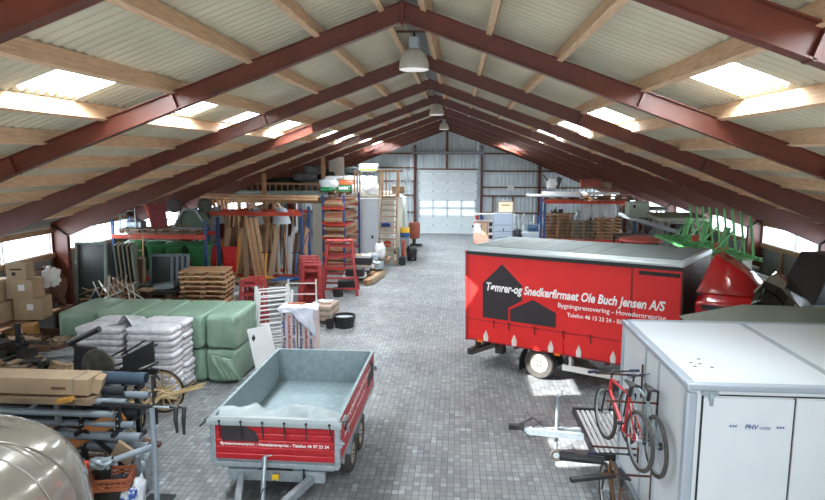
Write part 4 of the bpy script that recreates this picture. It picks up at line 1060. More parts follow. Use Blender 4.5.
# ------------------------------------------------------------------ far left: loft, rack 3, storage room
M_loft = mat('loft_timber', 'a7825c', .8, 0, '8b6a48', 4)
root = thing('storage_loft', 'timber storage loft with a slatted railing under the left roof', 'loft', (0, 0, 0))
mb = MB(); mb.bx(-9.9, -5.0, 28.2, 31.2, 3.2, 3.32); mb.build('loft_floor', M_darkplank, root)
MB().bx(-9.9, -5.0, 28.0, 28.1, 3.05, 3.25).build('front_beam', M_loft, root)
MB().bx(-9.9, -5.0, 28.0, 28.08, 3.86, 3.95).build('top_rail', M_loft, root)
mb = MB()
for k in range(18): x = -9.7+k*.27; mb.bx(x-.025, x+.025, 28.0, 28.06, 3.25, 3.86)
mb.build('railing_slat', M_loft, root, split=True)
for x in (-9.0, -7.4, -5.1): MB().bx(x-.07, x+.07, 28.1, 28.24, 0, 3.05).build('post', M_loft, root)
for k in range(4): tag(MB().cyl((-9.2+.3*k, 27.7-.0*k, 3.42+.13*(k%2)), (-4.9, 27.7, 3.40+.13*(k%2)), .06 if k > 1 else .08, n=12).build('long_tube', (M_galv, mat('grey_green_tube', '7f918a', .5))[k%2]), 'long grey-green tube lying before the loft railing', 'tube', 'tubes before the loft railing') if k < 2 else None
for k in range(2): tag(MB().box((-6.6, 23.4+.2*k, 3.55+.09*k), (4.4, .14, .07), rot=(0,.012,0)).build('long_timber', M_palelight), ('lower', 'upper')[k]+' long pale timber on top of the bucket rack', 'timber')
tag(MB().bx(-6.62, -6.48, 23.9, 24.0, 0, 4.45).build('timber_post', M_loft), 'upright timber post behind the bucket rack', 'post')
tag(MB().bx(-5.36, -5.2, 28.6, 28.76, 0, 5.15).build('timber_post', M_plank), 'tall timber post rising in front of the white door leaf', 'post')
tag(MB().box((-5.0, 30.4, 4.15), (.72, .08, 1.85)).build('door_leaf', mat('offwhite_door', 'c8c8c0', .6), bevel=.01), 'off-white door leaf standing behind the tall timber post', 'door leaf')
M_tarpd = mat('dark_green_tarp', '3a423f', .8, 0, '262b2a', 4, .3, 10)
M_tarpg = mat('grey_roll_cover', '6f7275', .8, 0, '585b5e', 4, .3, 10)
def lump(name, label, cat, c, d, m, seed, amp=.16, group=None, e=.6, rz=0):
    def fn(u, v):
        th = (v-.5)*PI; ph = u*2*PI
        def cc(a): s = math.cos(a); return math.copysign(abs(s)**e, s)
        def ss(a): s = math.sin(a); return math.copysign(abs(s)**e, s)
        x, y, z = cc(th)*cc(ph), cc(th)*ss(ph), ss(th)
        n = 1+amp*(noise.noise(Vector((x*2+seed*9, y*2, z*2)))+.6*noise.noise(Vector((x*5+seed*9, y*5, z*5))))
        return (x*d[0]/2*n, y*d[1]/2*n, d[2]/2+z*d[2]/2*n)
    o = MB().grid(fn, 28, 15, closed_u=True).build(name, m, smooth=True)
    return tag(o, label, cat, group, loc=c, rz=rz)
lump('covered_pile', 'dark green tarp-covered pile on the loft', 'covered pile', (-7.3, 29.4, 3.33), (1.5, 1.3, .85), M_tarpd, 1)
lump('covered_pile', 'dark covered heap at the left end of the loft', 'covered pile', (-8.6, 29.6, 3.33), (1.1, 1.2, .42), M_tarpd, 2)
for k in range(4): lump('grey_roll', 'big grey roll stacked on the loft left of the timber post', 'roll', (-6.15+(.35 if k%2 else -.1), 29.2+.05*k, 3.32+.33*k), (1.25-.12*k, 1.2, .42), M_tarpg, 5+k, .06, 'grey rolls on the loft', .45)
for k in range(5): lump('loft_bundle', 'dark bundle stored at the back of the loft', 'bundle', (-8.8+.85*k, 30.6, 3.33), (.85, .8, .45+.18*k), M_tarpd, 12+k, .2, 'dark bundles on the loft')
# rack 3 boards
lv = ((2.96, 4, .07), (2.31, 5, .09), (1.66, 5, .085), (.96, 6, .09), (.31, 5, .09))
nm = ('top', 'second', 'third', 'fourth', 'lowest')
for i, (z, n, t_) in enumerate(lv):
    for k in range(n):
        m = (mat('reddish_board','a8694d',.8,0,'8d563f',4), M_plank, M_card, mat('reddish_board','a8694d'))[(k+i)%4]
        tag(MB().box((0,0,t_/2), (.80+rnd.uniform(-.1,.12), 2.3+rnd.uniform(-.3,.3), t_-.012)).build('board_layer', m), 'wide board in the pile on the %s shelf of the narrow timber rack' % nm[i], 'board', 'boards on the %s shelf' % nm[i], loc=(-4.46+rnd.uniform(-.03,.03), 28.5, z+k*t_), rz=-.1+rnd.uniform(-.03,.03))
tag(MB().box((-4.42, 28.2, 2.16), (.95, 2.0, .05)).build('red_board', mat('dark_red_board', '9c3229', .5)), 'dark red board lying on the middle pile of the narrow timber rack', 'board')
pallet('pallet lying on top of the narrow timber rack', (-4.42, 28.4, 3.45), PI/2, None, M_plank)
M_crate = mat('green_crate', '2f8f57', .5, 0, '27784a', 5); M_ocr = mat('orange_crate', 'd8743a', .5)
def crate(label, loc, m, w=.6, d=.4, h=.28, rz=0):
    root = thing('plastic_crate', label, 'crate', loc, rz)
    mb = MB(); mb.bx(-w/2, w/2, -d/2, d/2, 0, .02)
    for s in (-1, 1):
        for z0, z1 in ((0,.05),(h*.42,h*.58),(h-.05,h)):
            mb.box((0, s*d/2, (z0+z1)/2), (w, .015, z1-z0)); mb.box((s*w/2, 0, (z0+z1)/2), (.015, d, z1-z0))
        for k in range(9): mb.box((-w/2+w*k/8, s*d/2, h/2), (.015, .014, h))
        for k in range(6): mb.box((s*w/2, -d/2+d*k/5, h/2), (.014, .015, h))
    mb.build('lattice', m, root)
    mb = MB(); mb.bx(-w/2-.01, w/2+.01, -d/2-.015, -d/2+.015, h-.02, h).bx(-w/2-.01, w/2+.01, d/2-.015, d/2+.015, h-.02, h).bx(-w/2-.015, -w/2+.015, -d/2, d/2, h-.02, h).bx(w/2-.015, w/2+.015, -d/2, d/2, h-.02, h); mb.build('rim', m, root)
    return root
gc = crate('green plastic crate with white strip on top of the narrow timber rack', (-4.2, 27.9, 3.60), M_crate)
MB().box((0, -.22, .14), (.4, .02, .1)).build('front_strip', M_white, gc)
crate('orange plastic crate standing on the green crate', (-4.1, 28.0, 3.89), M_ocr, .6, .4, .2)
lump('plastic_bag', 'big white plastic bag on the left of the narrow timber rack top', 'bag', (-4.85, 27.9, 3.72), (.85, .6, .42), M_film, 31, .25)
lump('plastic_bag', 'flat white plastic bag lying above the big white bag', 'bag', (-4.7, 28.2, 4.1), (.8, .5, .16), M_film, 32, .2)
lump('green_bag', 'green bag under the big white bag on the timber rack', 'bag', (-4.9, 27.75, 3.58), (.6, .5, .22), M_crate, 33, .2)
for k in range(3): tag(MB().box((-3.95+.12*k, 29.2, 3.95), (.07, .04, 1.0)).build('upright_batten', M_plank), 'upright brown batten at the right of the timber rack top', 'batten', 'upright battens on the timber rack')
# storage room with stairs
root = thing('storage_room', 'white storage room with cream door side beside the timber stairs', 'storage room', (0, 0, 0))
MB().bx(-6.4, -2.35, 31.35, 36.5, 0, 3.1).build('room_wall', mat('cream_room_wall', 'd3cfc0', .6), root)
MB().bx(-4.0, -3.12, 31.1, 31.32, 0, 3.1).build('door_panel', mat('pale_blue_grey_door', 'c3ccd4', .5), root, bevel=.01)
MB().bx(-3.45, -3.35, 31.05, 31.12, 1.15, 1.3).build('door_lock', M_black, root)
MB().bx(-6.4, -2.35, 31.35, 36.5, 3.1, 3.2).build('roof_deck', M_palegrey, root)
root = thing('timber_stair', 'grey timber ladder stair leading up to the top of the white storage room', 'stairs', (-2.55, 29.8, 0))
for s in (-1, 1): MB().bar((s*.45, 0, 0), (s*.36, 1.35, 3.45), .05, .16).build('stringer', M_woodgrey, root)
for k in range(13):
    t_ = (k+.7)/13.2; MB().box((0, 1.35*t_, 3.45*t_), (.86-.14*t_, .2, .035)).build('tread', M_woodgrey, root)
MB().bar((.42, -.05, .9), (.36, 1.3, 4.4), .04, .06).build('handrail', M_plank, root)
for x in (-.4, .42): MB().box((x, 1.4, 3.8), (.1, .1, 1.3)).build('newel_post', M_palelight, root)
MB().box((0, 1.4, 4.42), (1.3, .08, .09)).build('top_rail', M_plank, root)
for k in range(5): lump('white_sack', 'white plastic sack piled on the roof of the storage room', 'sack', (-5.2+.42*k, 31.9+.2*(k%2), 3.2+.25*(k%2)), (.7, .6, .55), M_film, 40+k, .25, 'white sacks on the storage room')
for k in range(4): lump('white_sack', 'white plastic sack in the upper layer on the storage room', 'sack', (-4.9+.42*k, 32.3, 3.65), (.7, .6, .5), M_film, 50+k, .25, 'upper white sacks on the storage room')
root = thing('fertiliser_bag', 'white and green printed bag lying highest on the storage room pile', 'bag', (-3.75, 32.4, 4.35))
MB().box((0, 0, .2), (.95, .6, .4)).build('bag_body', M_white, root, bevel=.08)
MB().box((.02, -.305, .12), (.8, .01, .1)).build('green_band', mat('lime_print', '8fae4a', .5), root)
MB().box((.02, -.305, .26), (.6, .01, .05)).build('lilac_band', mat('lilac_print', '7c7aa0', .5), root)
lump('dark_bag', 'dark green bag left of the printed bag on the storage room', 'bag', (-4.65, 32.4, 4.2), (.8, .6, .4), M_tarpd, 60, .2)
for k in range(4): tag(MB().box((-3.1+.16*k, 31.6, 3.85), (.06, .06, 1.3)).build('upright_post', (M_plank, M_galv)[k%2]), 'upright post on the storage room behind the stair top', 'post', 'posts on the storage room')
tag(MB().box((-2.2, 31.9, 3.5), (.6, .5, .35)).build('grey_box', M_woodgrey, bevel=.02), 'greyish box behind the stair top rail', 'box')
# machine, barrel and goods near the stairs
root = thing('dust_extractor', 'pale dust extractor with a yellow and blue band and a tall hose', 'dust extractor', (-2.0, 33.4, 0))
MB().box((0, 0, .475), (.5, .5, .95)).build('collector_box', M_galv, root, bevel=.02)
MB().cyl((0,0,.95),(0,0,1.2),.25,n=20).build('blue_band', mat('machine_blue', '2d5590', .5), root)
MB().cyl((0,0,1.2),(0,0,1.45),.25,n=20).build('yellow_band', mat('machine_yellow', 'e3b42a', .5), root)
MB().tube([(0,0,1.45),(0,0,2.6),(-.05,.05,3.0),(-.3,.1,3.1)], .12, 12).build('hose', mat('pale_hose', 'c2cbc8', .5), root, smooth=True)
root = thing('barrel', 'rust-red barrel on a black floor stand near the overhead door', 'barrel', (-1.75, 37.0, 0))
MB().lathe([(0,.45),(.3,.45),(.33,.5),(.33,1.3),(.31,1.35),(0,1.35)], n=22).build('barrel_body', mat('rust_red_drum', 'a0563f', .6, 0, '7d4030', 6), root, smooth=True)
mb = MB(); mb.box((0,0,.08),(.9,.5,.1)); mb.cyl((0,0,.1),(0,0,.45),.1); mb.build('stand', M_black, root)
tag(MB().cyl((-2.05,30.6,.0),(-2.05,30.6,.8),.09,n=14).build('gas_cylinder', M_galv, smooth=True), 'slim grey gas cylinder at the foot of the stairs', 'gas cylinder')
tag(MB().cyl((-1.85,30.9,.0),(-1.85,30.9,1.1),.1,n=14).build('fire_extinguisher', mat('brick_red_steel','a8503c',.5), smooth=True), 'tall dull red cylinder right of the stair foot', 'cylinder')
tag(MB().box((-1.85,30.2,.2),(.3,.3,.4)).build('grey_can', M_darksteel, bevel=.04), 'dark grey can beside the stair foot', 'can')
lump('black_machine', 'small black machine on the floor right of the stairs', 'machine', (-1.5, 31.6, 0), (.5,.5,.7), M_black, 70, .3)
lump('blue_tool', 'blue power tool lying on a shelf behind the stair treads', 'power tool', (-2.75, 31.0, 1.7), (.5,.3,.25), mat('tool_blue','2c4f96',.5), 71, .25)
for k in range(4): lump('tool_bag', ('grey','orange-red','white','dark')[k]+' tool bag behind the lower stair treads', 'tool bag', (-2.9+.25*k, 30.95, .4+.35*(k%3)), (.35,.25,.3), (M_galv, M_orange, M_white, M_darksteel)[k], 72+k, .25)
# ladders at the gable wall
ladder_frame('wall_ladder', 'taller aluminium ladder leaning on the far gable wall', 5.0, .45, 15, (-2.6, 42.6, 0), (-.06, 0, 0), M_alu, .03)
ladder_frame('wall_ladder', 'shorter aluminium ladder left of the taller one at the far gable wall', 4.0, .45, 12, (-3.25, 42.3, 0), (-.06, 0, 0), M_alu, .03)
# goods along the aisle between trestle and stairs
for k in range(9): tag(MB().box((-2.75+.1*(k%3), 26.3, .06+.07*(k//3)), (.12, 2.6-.2*(k%3), .06), rot=(0,0,-.12)).build('floor_plank', (M_plank, M_palelight, M_card)[k%3]), 'plank lying in the low pile at the aisle edge', 'plank', 'planks piled at the aisle edge')
tag(MB().box((-2.85, 27.9, .32), (.5, .04, .64), rot=(-.03,0,0)).build('brown_board', M_darkplank), 'brown square board standing behind the low plank pile', 'board')
for k in range(7): lump('cloth_heap', 'pale crumpled sack in the heap behind the large red trestle', 'sack', (-3.5+.28*(k%4), 27.0+.5*(k//2)*.5, .28+.28*(k//4)), (.5,.45,.35), (M_galv, M_card, M_white)[k%3], 80+k, .3, 'crumpled sacks behind the trestle')
for k in range(14): tag(MB().cyl((-3.6+.09*k, 28.7, .35+.1*(k%4)), (-3.45+.08*k, 29.5, .4+.1*(k%4)), .05, n=8).build('log', M_plank), 'short brown timber log in the stack before the white room door', 'log', 'timber logs before the white room')
pile(-3.35, 26.4, 0, 2, '%s pallet under the goods behind the large red trestle', 0, M_plank, 1.2, .8)
tag(MB().box((-3.4, 25.6, .34), (.9, .5, .18)).build('white_box', M_white, bevel=.01), 'white flat box on the pallet behind the large red trestle', 'box')
tag(MB().box((-3.1, 26.2, .42), (.5, .9, .16)).build('dark_box', M_darksteel, bevel=.01), 'dark flat case beside the white flat box', 'case')
lump('white_cloth', 'white cloth hanging over the goods right of the brown logs', 'cloth', (-2.75, 28.7, .55), (.5, .4, .65), M_white, 95, .3)
tag(MB().cyl((-2.95,28.2,0),(-2.95,28.2,.6),.08,n=12).build('fire_extinguisher', mat('bright_red_steel','c4221e',.35), smooth=True), 'bright red extinguisher below the white cloth', 'fire extinguisher')
tub('rubber_bucket', 'dark round bucket on the floor below the large red trestle', .22, .3, (-3.6, 23.0, 0), M_dark)
for k in range(3): tag(MB().box((-3.4+.3*k, 23.9, .3+.45*k), (.7,.5,.28)).build('black_case', M_black, bevel=.03), ('lowest', 'middle', 'upper')[k]+' black case inside the large red trestle', 'case')

# ------------------------------------------------------------------ far left corner behind rack and cardboard boxes
M_cardg = mat('pale_cardboard', 'b7a58e', .85, 0, 'a79479', 3)
def carton(label, c, d, rz, m=None, mark=True):
    root = thing('carton', label, 'box', c, rz, 'cardboard cartons by the left wall')
    MB().box((0,0,d[2]/2), d).build('carton_body', m or M_card, root, bevel=.006)
    MB().box((0,0,d[2]+.001), (d[0]*.99, .05, .003)).build('packing_tape', M_cardg, root)
    if mark:
        MB().box((.0,-d[1]/2-.002,d[2]*.68), (d[0]*.6,.003,.035)).build('print_band', M_darksteel, root)
        MB().box((-.12*d[0],-d[1]/2-.002,d[2]*.4), (.08,.003,.08)).build('print_mark', M_darksteel, root)
    else: MB().box((.05,-d[1]/2-.002,d[2]*.6), (.14,.003,.14)).build('label_sticker', M_white, root)
    return root
carton('large carton at the bottom of the stack by the left window', (-9.0, 13.9, 1.36), (.62,.5,.5), .15, None, False)
carton('middle carton with white sticker in the stack by the left window', (-9.12, 13.85, 1.86), (.6,.5,.43), .1, None, False)
carton('top carton with dark print in the stack by the left window', (-9.18, 13.8, 2.29), (.42,.4,.36), .2)
carton('pale carton left of the bottom carton by the left window', (-9.62, 13.6, 1.36), (.55,.5,.45), -.1, M_cardg, False)
carton('pale carton left of the middle carton by the left window', (-9.68, 13.6, 1.81), (.5,.5,.5), .0, M_cardg, False)
carton('open brown carton in front of the bottom carton', (-8.95, 13.3, 1.05), (.7,.4,.3), .3, mat('tan_carton','b5854f',.8), False)
root = thing('low_shelf', 'long dark cluttered shelf bench along the left wall', 'bench', (-9.55, 14.0, 0))
MB().box((0,0,1.33),(1.25,2.6,.06)).build('shelf_top', M_darkplank, root); MB().box((0,0,.7),(1.25,2.6,.05)).build('lower_shelf', M_darkplank, root)
for sx in (-.56,.56):
    for sy in (-1.2,1.2): MB().box((sx,sy,.66),(.08,.08,1.3)).build('leg', M_darksteel, root)
M_scr = [M_dark, M_card, M_woodgrey, M_tarpd, M_dark, M_darksteel, M_darkplank, M_rust]
names_ = ('scrap_board', 'crumpled_sheet', 'scrap_box')
for k in range(130):
    x = rnd.uniform(-10.0, -6.6); y = rnd.uniform(10.9, 13.1) if x > -8.9 else rnd.uniform(10.6, 15.2)
    q_ = ((x+8.1)/1.35)**2 + ((y-11.9)/1.25)**2
    base = 1.32 if (x < -9.1 and y > 12.85) else 1.12-.25*max(0,q_) if q_ < 1 else .72 if x < -9.1 and y > 12.85 else rnd.uniform(.0,.12)
    m = M_scr[rnd.randrange(8)]; q = k % 3
    if k == 45 or (x > -7.4 and y > 12.0) or (x < -8.6 and 13.2 < y < 14.6): continue
    if q == 0: o = MB().box((0,0,0), (rnd.uniform(.5,1.2), rnd.uniform(.08,.16), .03)).build('scrap_board', m); tag(o, 'scrap board in the dark cluttered heap by the left wall', 'board', 'scrap boards in the left heap', loc=(x,y,base+.08), rot=(rnd.uniform(-.3,.3), rnd.uniform(-.3,.3), rnd.uniform(0,3)))
    elif q == 1: lump('crumpled_sheet', 'crumpled sheet in the dark cluttered heap by the left wall', 'sheet', (x,y,base), (rnd.uniform(.3,.7), rnd.uniform(.3,.6), rnd.uniform(.1,.3)), m, 100+k, .5, 'crumpled sheets in the left heap', rz=rnd.uniform(0,3))
    else: o = MB().box((0,0,0), (rnd.uniform(.2,.45), rnd.uniform(.2,.35), rnd.uniform(.1,.25))).build('scrap_box', m, bevel=.01); tag(o, 'small scrap box in the dark cluttered heap by the left wall', 'box', 'scrap boxes in the left heap', loc=(x,y,base+.1), rot=(rnd.uniform(-.3,.3), rnd.uniform(-.3,.3), rnd.uniform(0,3)))
lump('scrap_heap', 'dark heap of junk filling the corner beneath the cluttered boards', 'junk heap', (-8.1, 11.9, 0), (2.6, 2.4, 1.1), M_dark, 300, .3)
lump('camouflage_bundle', 'mottled tall bundle right of the cartons under the window', 'bundle', (-9.35, 15.0, 1.36), (.75,.6,.95), M_rust, 301, .3)
lump('white_bag', 'crumpled white bag wedged behind the cartons', 'bag', (-8.75, 14.25, 2.05), (.35,.3,.42), M_white, 302, .4)
lump('blue_sheet', 'crumpled pale blue-grey sheet in the dark heap below the cartons', 'sheet', (-7.3, 12.0, 1.0), (.9,.6,.18), M_galv, 303, .4)
tag(MB().bx(-8.03,-7.95,11.9,11.98,0,1.75).build('dark_post', M_darksteel), 'dark upright post in the heap below the cartons', 'post')

# ------------------------------------------------------------------ front-left pipe rack
root = thing('cantilever_rack', 'dark perforated-steel rack carrying pipes and timber at the left front', 'rack', (-4.9, 9.0, 0))
for x in (-2.6, 0, .57):
    MB().box((x, -.05, .72 if x else .72), (.07, .07, 1.42 if x else 1.42)).build('upright', M_darksteel, root)
    MB().box((x, .55, .72), (.07, .07, 1.42)).build('rear_upright', M_darksteel, root)
    for z in (1.40, .98, .62): MB().bar((x, -.25, z-.04), (x, .75, z-.04), .05, .06).build('arm', M_darksteel, root)
mb = MB()
for x in (0,.57):
    for k in range(12): mb.cyl((x+.0, -.095, .15+k*.11), (x+.0, -.083, .15+k*.11), .014, n=8)
mb.build('bolt_hole', mat('hole_pale', 'a9aeb0', .6), root, split=True)
MB().bar((.05,-.1,.95),(.62,-.15,.52),.05,.05).build('brace', M_black, root)
MB().bar((-.85,-.1,1.2),(-.35,-.12,1.62),.05,.05).build('slanted_brace', M_galv, root); MB().box((-.33,-.12,1.35),(.07,.07,.6)).build('short_post', M_galv, root)
M_pipeb = mat('blue_grey_pipe', '47586a', .4, 0, '3c4b5b', 4); M_pipeg = mat('grey_pipe', '8d9aa5', .4, 0, '7c8993', 4); M_piped = mat('dark_pipe', '2e353b', .5)
def pipes(spec):
    for lab, x1, y, z, r, L, m in spec:
        tag(MB().pipe((x1-L, y, z), (x1, y+rnd.uniform(-.03,.03), z), r, .006, 16).build('pipe', m, smooth=True), lab, 'pipe')
pipes((('thick dark blue pipe lying highest on the pipe rack', -4.08, 9.40, 1.62, .09, 4.5, M_pipeb),
       ('dark pipe just below the thick blue pipe on the rack', -4.30, 9.15, 1.50, .07, 4.0, M_piped),
       ('slim dark pipe end beside the cardboard box', -4.22, 9.6, 1.48, .05, 4.0, M_piped),
       ('light grey pipe on the top level of the rack, front', -4.15, 8.9, 1.42, .05, 4.2, M_pipeg),
       ('grey pipe behind the light grey pipe of the top level', -3.95, 9.2, 1.42, .055, 4.2, M_pipeg),
       ('short light pipe below the timber on the rack', -4.3, 8.80, 1.26, .05, 3.4, M_pipeg),
       ('dark pipe of the second level of the rack', -4.5, 9.1, 1.12, .08, 3.2, M_piped),
       ('grey pipe of the second level under the dark pipe', -4.1, 8.95, 1.00+.03, .05, 3.2, M_pipeg),
       ('black pipe of the middle level with open end', -4.2, 9.35, 1.08, .09, 3.0, M_piped),
       ('thick light grey pipe on the lower arms', -3.98, 8.9, .86, .065, 2.6, M_pipeg),
       ('thick light grey pipe on the lowest arms', -3.92, 9.0, .66, .07, 2.6, M_pipeg)))
root = thing('long_carton', 'long beige cardboard box lying on top of the pipe rack', 'box', (-5.65, 8.95, 1.56))
MB().box((-.3,0,.12),(2.6,.42,.25)).build('carton_body', M_card, root, bevel=.01)
MB().box((.55,-.213,.10),(.22,.003,.04)).build('print_strip', M_darkplank, root); MB().box((1.02,.05,.10),(.12,.3,.22),rot=(0,.3,.3)).build('open_flap', M_card, root)
MB().box((.78,0,.125),(.03,.424,.256)).build('packing_tape', M_palegrey, root)
tag(MB().box((-5.75, 8.85, 1.47), (2.3, .3, .10)).build('grey_timber', M_woodgrey, bevel=.004), 'weathered grey timber under the long cardboard box', 'timber')
tag(MB().box((-4.95, 8.66, 1.52), (.22, .10, .06), rot=(0,-.2,.1)).build('timber_wedge', mat('honey_wood','c0903f',.7)), 'small honey-coloured wedge on the grey timber', 'wedge')
tag(MB().box((-4.75, 8.95, .93), (1.0, .05, .22), rot=(0,-.5,.2)).build('slanted_plank', mat('orange_wood','b87a45',.7)), 'orange-brown plank slanting through the pipe rack', 'plank')
tag(MB().box((-4.6, 9.4, .98), (.5, .04, .2), rot=(0,.1,.1)).build('slanted_plank', M_plank), 'second brown plank behind the slanting one', 'plank')
for k in range(6):
    tag(MB().box((-5.6+.2*k, 8.9+.05*k, .30+.1*k), (1.6, .1, .05), rot=(0,.05*k,.1)).build('stored_plank', M_scr[(k*3)%8]), 'plank stored low in the pipe rack', 'plank', 'planks low in the pipe rack')
tag(MB().box((-4.55, 8.3, .62), (.18, .12, .26)).build('red_can', mat('orange_red','c94a2c',.5), bevel=.02), 'small orange-red can beside the rack post', 'can')
# crate with bucket, pole etc
c0 = crate('orange-brown plastic crate with a black bucket in it, below the pipe rack', (-4.22, 8.4, .36), mat('terracotta_crate','a8603f',.6), .62, .42, .18, .2)
tub('paint_bucket', 'black bucket with crumpled plastic, standing in the orange-brown crate', .13, .26, (-4.32, 8.42, .39), M_black)
lump('crumpled_bag', 'crumpled clear bag stuffed in the black bucket', 'bag', (-4.32, 8.42, .62), (.3,.26,.12), M_galv, 401, .5)
tag(MB().box((-4.1, 8.36, .45), (.3,.16,.1), rot=(0,-.2,.4)).build('dark_pouch', M_darksteel, bevel=.02), 'dark pouch lying in the orange-brown crate', 'pouch')
tag(MB().pipe((-4.15, 8.45, .72), (-3.72, 8.75, .80), .045, .006).build('pipe_offcut', M_pipeg, smooth=True), 'short light grey pipe sticking up over the orange-brown crate', 'pipe')
tag(MB().box((-4.2, 8.8, .66), (.3,.05,.3), rot=(.2,.6,0)).build('carton_scrap', M_card), 'brown carton scrap behind the orange-brown crate', 'cardboard')
lump('plastic_bag', 'white plastic bag behind the orange-brown crate', 'bag', (-4.0, 8.9, .0), (.24,.25,.62), M_galv, 402, .4)
lump('plastic_bag', 'white plastic bag hanging beside the orange-brown crate', 'bag', (-3.83, 8.5, .0), (.14,.2,.42), M_film, 403, .4)
lump('blue_white_bag', 'blue and white bag under the corner of the orange-brown crate', 'bag', (-3.92, 8.35, .0), (.25,.25,.34), mat('blue_white_bag','d8dde6',.5,0,'2b56a0',9,contrast=.06), 404, .3)
root = thing('lower_crate', 'dark crate supporting the orange-brown crate', 'crate', (-4.25, 8.4, 0)); MB().box((0,0,.17),(.55,.4,.34)).build('crate_body', M_dark, root, bevel=.01)
root = thing('bike_carrier', 'upright grey pole with a black arm and two black strap hooks', 'bike carrier', (-3.62, 8.6, 0))
MB().cyl((0,0,0),(.0,0,1.47),.038,n=16).build('pole', M_pipeg, root, smooth=True)
MB().bar((-.75,.0,1.50),(.02,0,1.48),.05,.05).build('arm', M_black, root); MB().cyl((.0,0,1.48),(.36,0,1.47),.018).build('arm_rod', M_galv, root)
MB().cyl((.03,0,1.5),(.03,0,1.95),.018).build('upright_rod', M_black, root)
for k in range(2): MB().tube([(.27+.13*k,0,1.50),(.36+.12*k,0,1.48),(.34+.12*k,0,1.3),(.36+.10*k,0,1.1-.02*k)], [.03,.035,.032,.02]).build('strap_hook', M_black, root, smooth=True)
MB().box((0,0,.015),(.4,.4,.03)).build('foot_plate', M_darksteel, root)
# spoked cart
M_spoke = mat('cream_spoke', 'c9b184', .6, 0, 'a58f66', 5)
root = thing('wagon', 'old cart with cream spoked wheels and iron tyres beside the sack piles', 'cart', (-5.16, 11.3, 0))
for sx, y in ((-.08, -.62), (.1, .62)):
    R = .44; t = MB().lathe([(R-.03,-.02),(R,-.02),(R,.02),(R-.03,.02),(R-.03,-.02)], (sx, y, R), 40, 'y').build('wheel_tyre', mat('iron_tyre','2c2a2c',.5,.4), root, smooth=True)
    MB().lathe([(R-.07,-.018),(R-.03,-.018),(R-.03,.018),(R-.07,.018),(R-.07,-.018)], (sx, y, R), 40, 'y').build('felloe', M_spoke, t, smooth=True)
    for k in range(12):
        a = 2*PI*k/12; MB().bar((sx+.05*math.cos(a), y, R+.05*math.sin(a)), (sx+(R-.05)*math.cos(a), y, R+(R-.05)*math.sin(a)), .022, .022).build('spoke', M_spoke, t)
    MB().cyl((sx, y-.09, R), (sx, y+.09, R), .055, n=14).build('hub', M_spoke, t)
MB().cyl((0,-.62,.44),(0.02,.62,.44),.022).build('axle', M_darksteel, root)
for a, b in (((-.55,-.5,.4),(1.0,.45,.62)), ((-.45,-.2,.35),(.95,.7,.6)), ((-.2,-.45,.55),(.3,.55,.5)), ((.1,-.5,.6),(-.2,.5,.62)), ((.3,-.3,.5),(.35,.6,.55)), ((-.5,.0,.6),(.6,.1,.5))):
    MB().bar(a, b, .035, .035).build('pole', M_spoke, root)
for k in range(3): MB().tube([(-.3+.25*k,-.4,.5),(-.2+.25*k,-.1,.75),(-.1+.25*k,.2,.55)], .02).build('bent_stay', M_spoke, root)
# black machine with handle tube
root = thing('farm_implement', 'black steel implement with a slanted roller tube, standing before the sack piles', 'machine', (-5.65, 11.25, 0))
MB().cyl((-.85,0,1.58),(-.18,-.1,1.9),.055,n=16).build('roller_tube', M_black, root, smooth=True)
MB().prism([(-.75,1.0),(-.3,1.0),(-.3,1.52),(-.7,1.55)], -.1, .0).build('side_plate', M_black, root, bevel=.01)
MB().lathe([(0,.0),(.3,.02),(.32,.04),(.3,.06),(0,.05)], (-.25,-.15,1.2), 24, 'y').build('disc', mat('worn_disc','6e6a60',.5,.4,'3a3834',6), root, smooth=True)
MB().prism([(.25,1.05),(.85,1.3),(.85,1.7),(.25,1.38)], -.15, -.1).build('mouldboard', mat('black_board','2a2b2d',.6), root)
for k in range(12):
    a = rnd.uniform(-.3,.6); b = rnd.uniform(.9,1.45); MB().bar((a, rnd.uniform(-.2,.3), b), (a+rnd.uniform(.2,.5), rnd.uniform(-.2,.3), b+rnd.uniform(-.25,.35)), .03, .03).build('linkage_bar', M_black, root)
for x in (-.6,.1,.7): MB().box((x,.1,.55),(.06,.06,1.1)).build('leg', M_black, root)
MB().bar((-.7,.1,1.0),(.8,.1,1.05),.08,.08).build('main_beam', M_black, root)

# rounded champagne vehicle shell at lower left
M_champ = mat('champagne_gloss', '98958a', .2, .35, '8f8b80', 1.5, coat=1)
M_champ2 = mat('champagne_seam', '77736a', .3, .3)
root = thing('rounded_vehicle', 'glossy champagne-coloured rounded vehicle cut by the lower left edge', 'vehicle', (-5.1, 5.75, 0))
def shell(u, v):
    ph = u*2*PI; th = v*PI/2
    e1, e2 = .62, .75
    c = lambda a, e: math.copysign(abs(math.cos(a))**e, math.cos(a)); s = lambda a, e: math.copysign(abs(math.sin(a))**e, math.sin(a))
    x = c(th,e1)*c(ph,e2)*1.66; y = c(th,e1)*s(ph,e2)*2.1; z = .35+s(th,e1)*1.72
    if z > 1.2: k = .035*max(0, math.sin((y+.2)*5.2))**6; z += k
    return (x, y, z)
def shell_z(x, y):
    e1, e2 = .62, .75
    q = (abs(x/1.66)**(2/e2)+abs(y/2.1)**(2/e2))**(e2/e1)
    return .35+1.72*max(0, 1-q)**(e1/2)
for y0 in (-1.02, -.25, .42, .5):
    MB().tube([(x_, y0+.10*x_*x_, shell_z(x_, y0+.10*x_*x_)+.002) for x_ in [-1.35+2.7*k/30 for k in range(31)]], .014, 6).build('panel_seam', M_champ, root, smooth=True)
for u0 in (.965, .985, .02, .055):
    P_ = [Vector(shell(u0, .02+.96*k/24)) for k in range(25)]
    MB().tube([tuple(p*1.003) for p in P_], .012, 6).build('panel_seam', M_champ2, root, smooth=True)
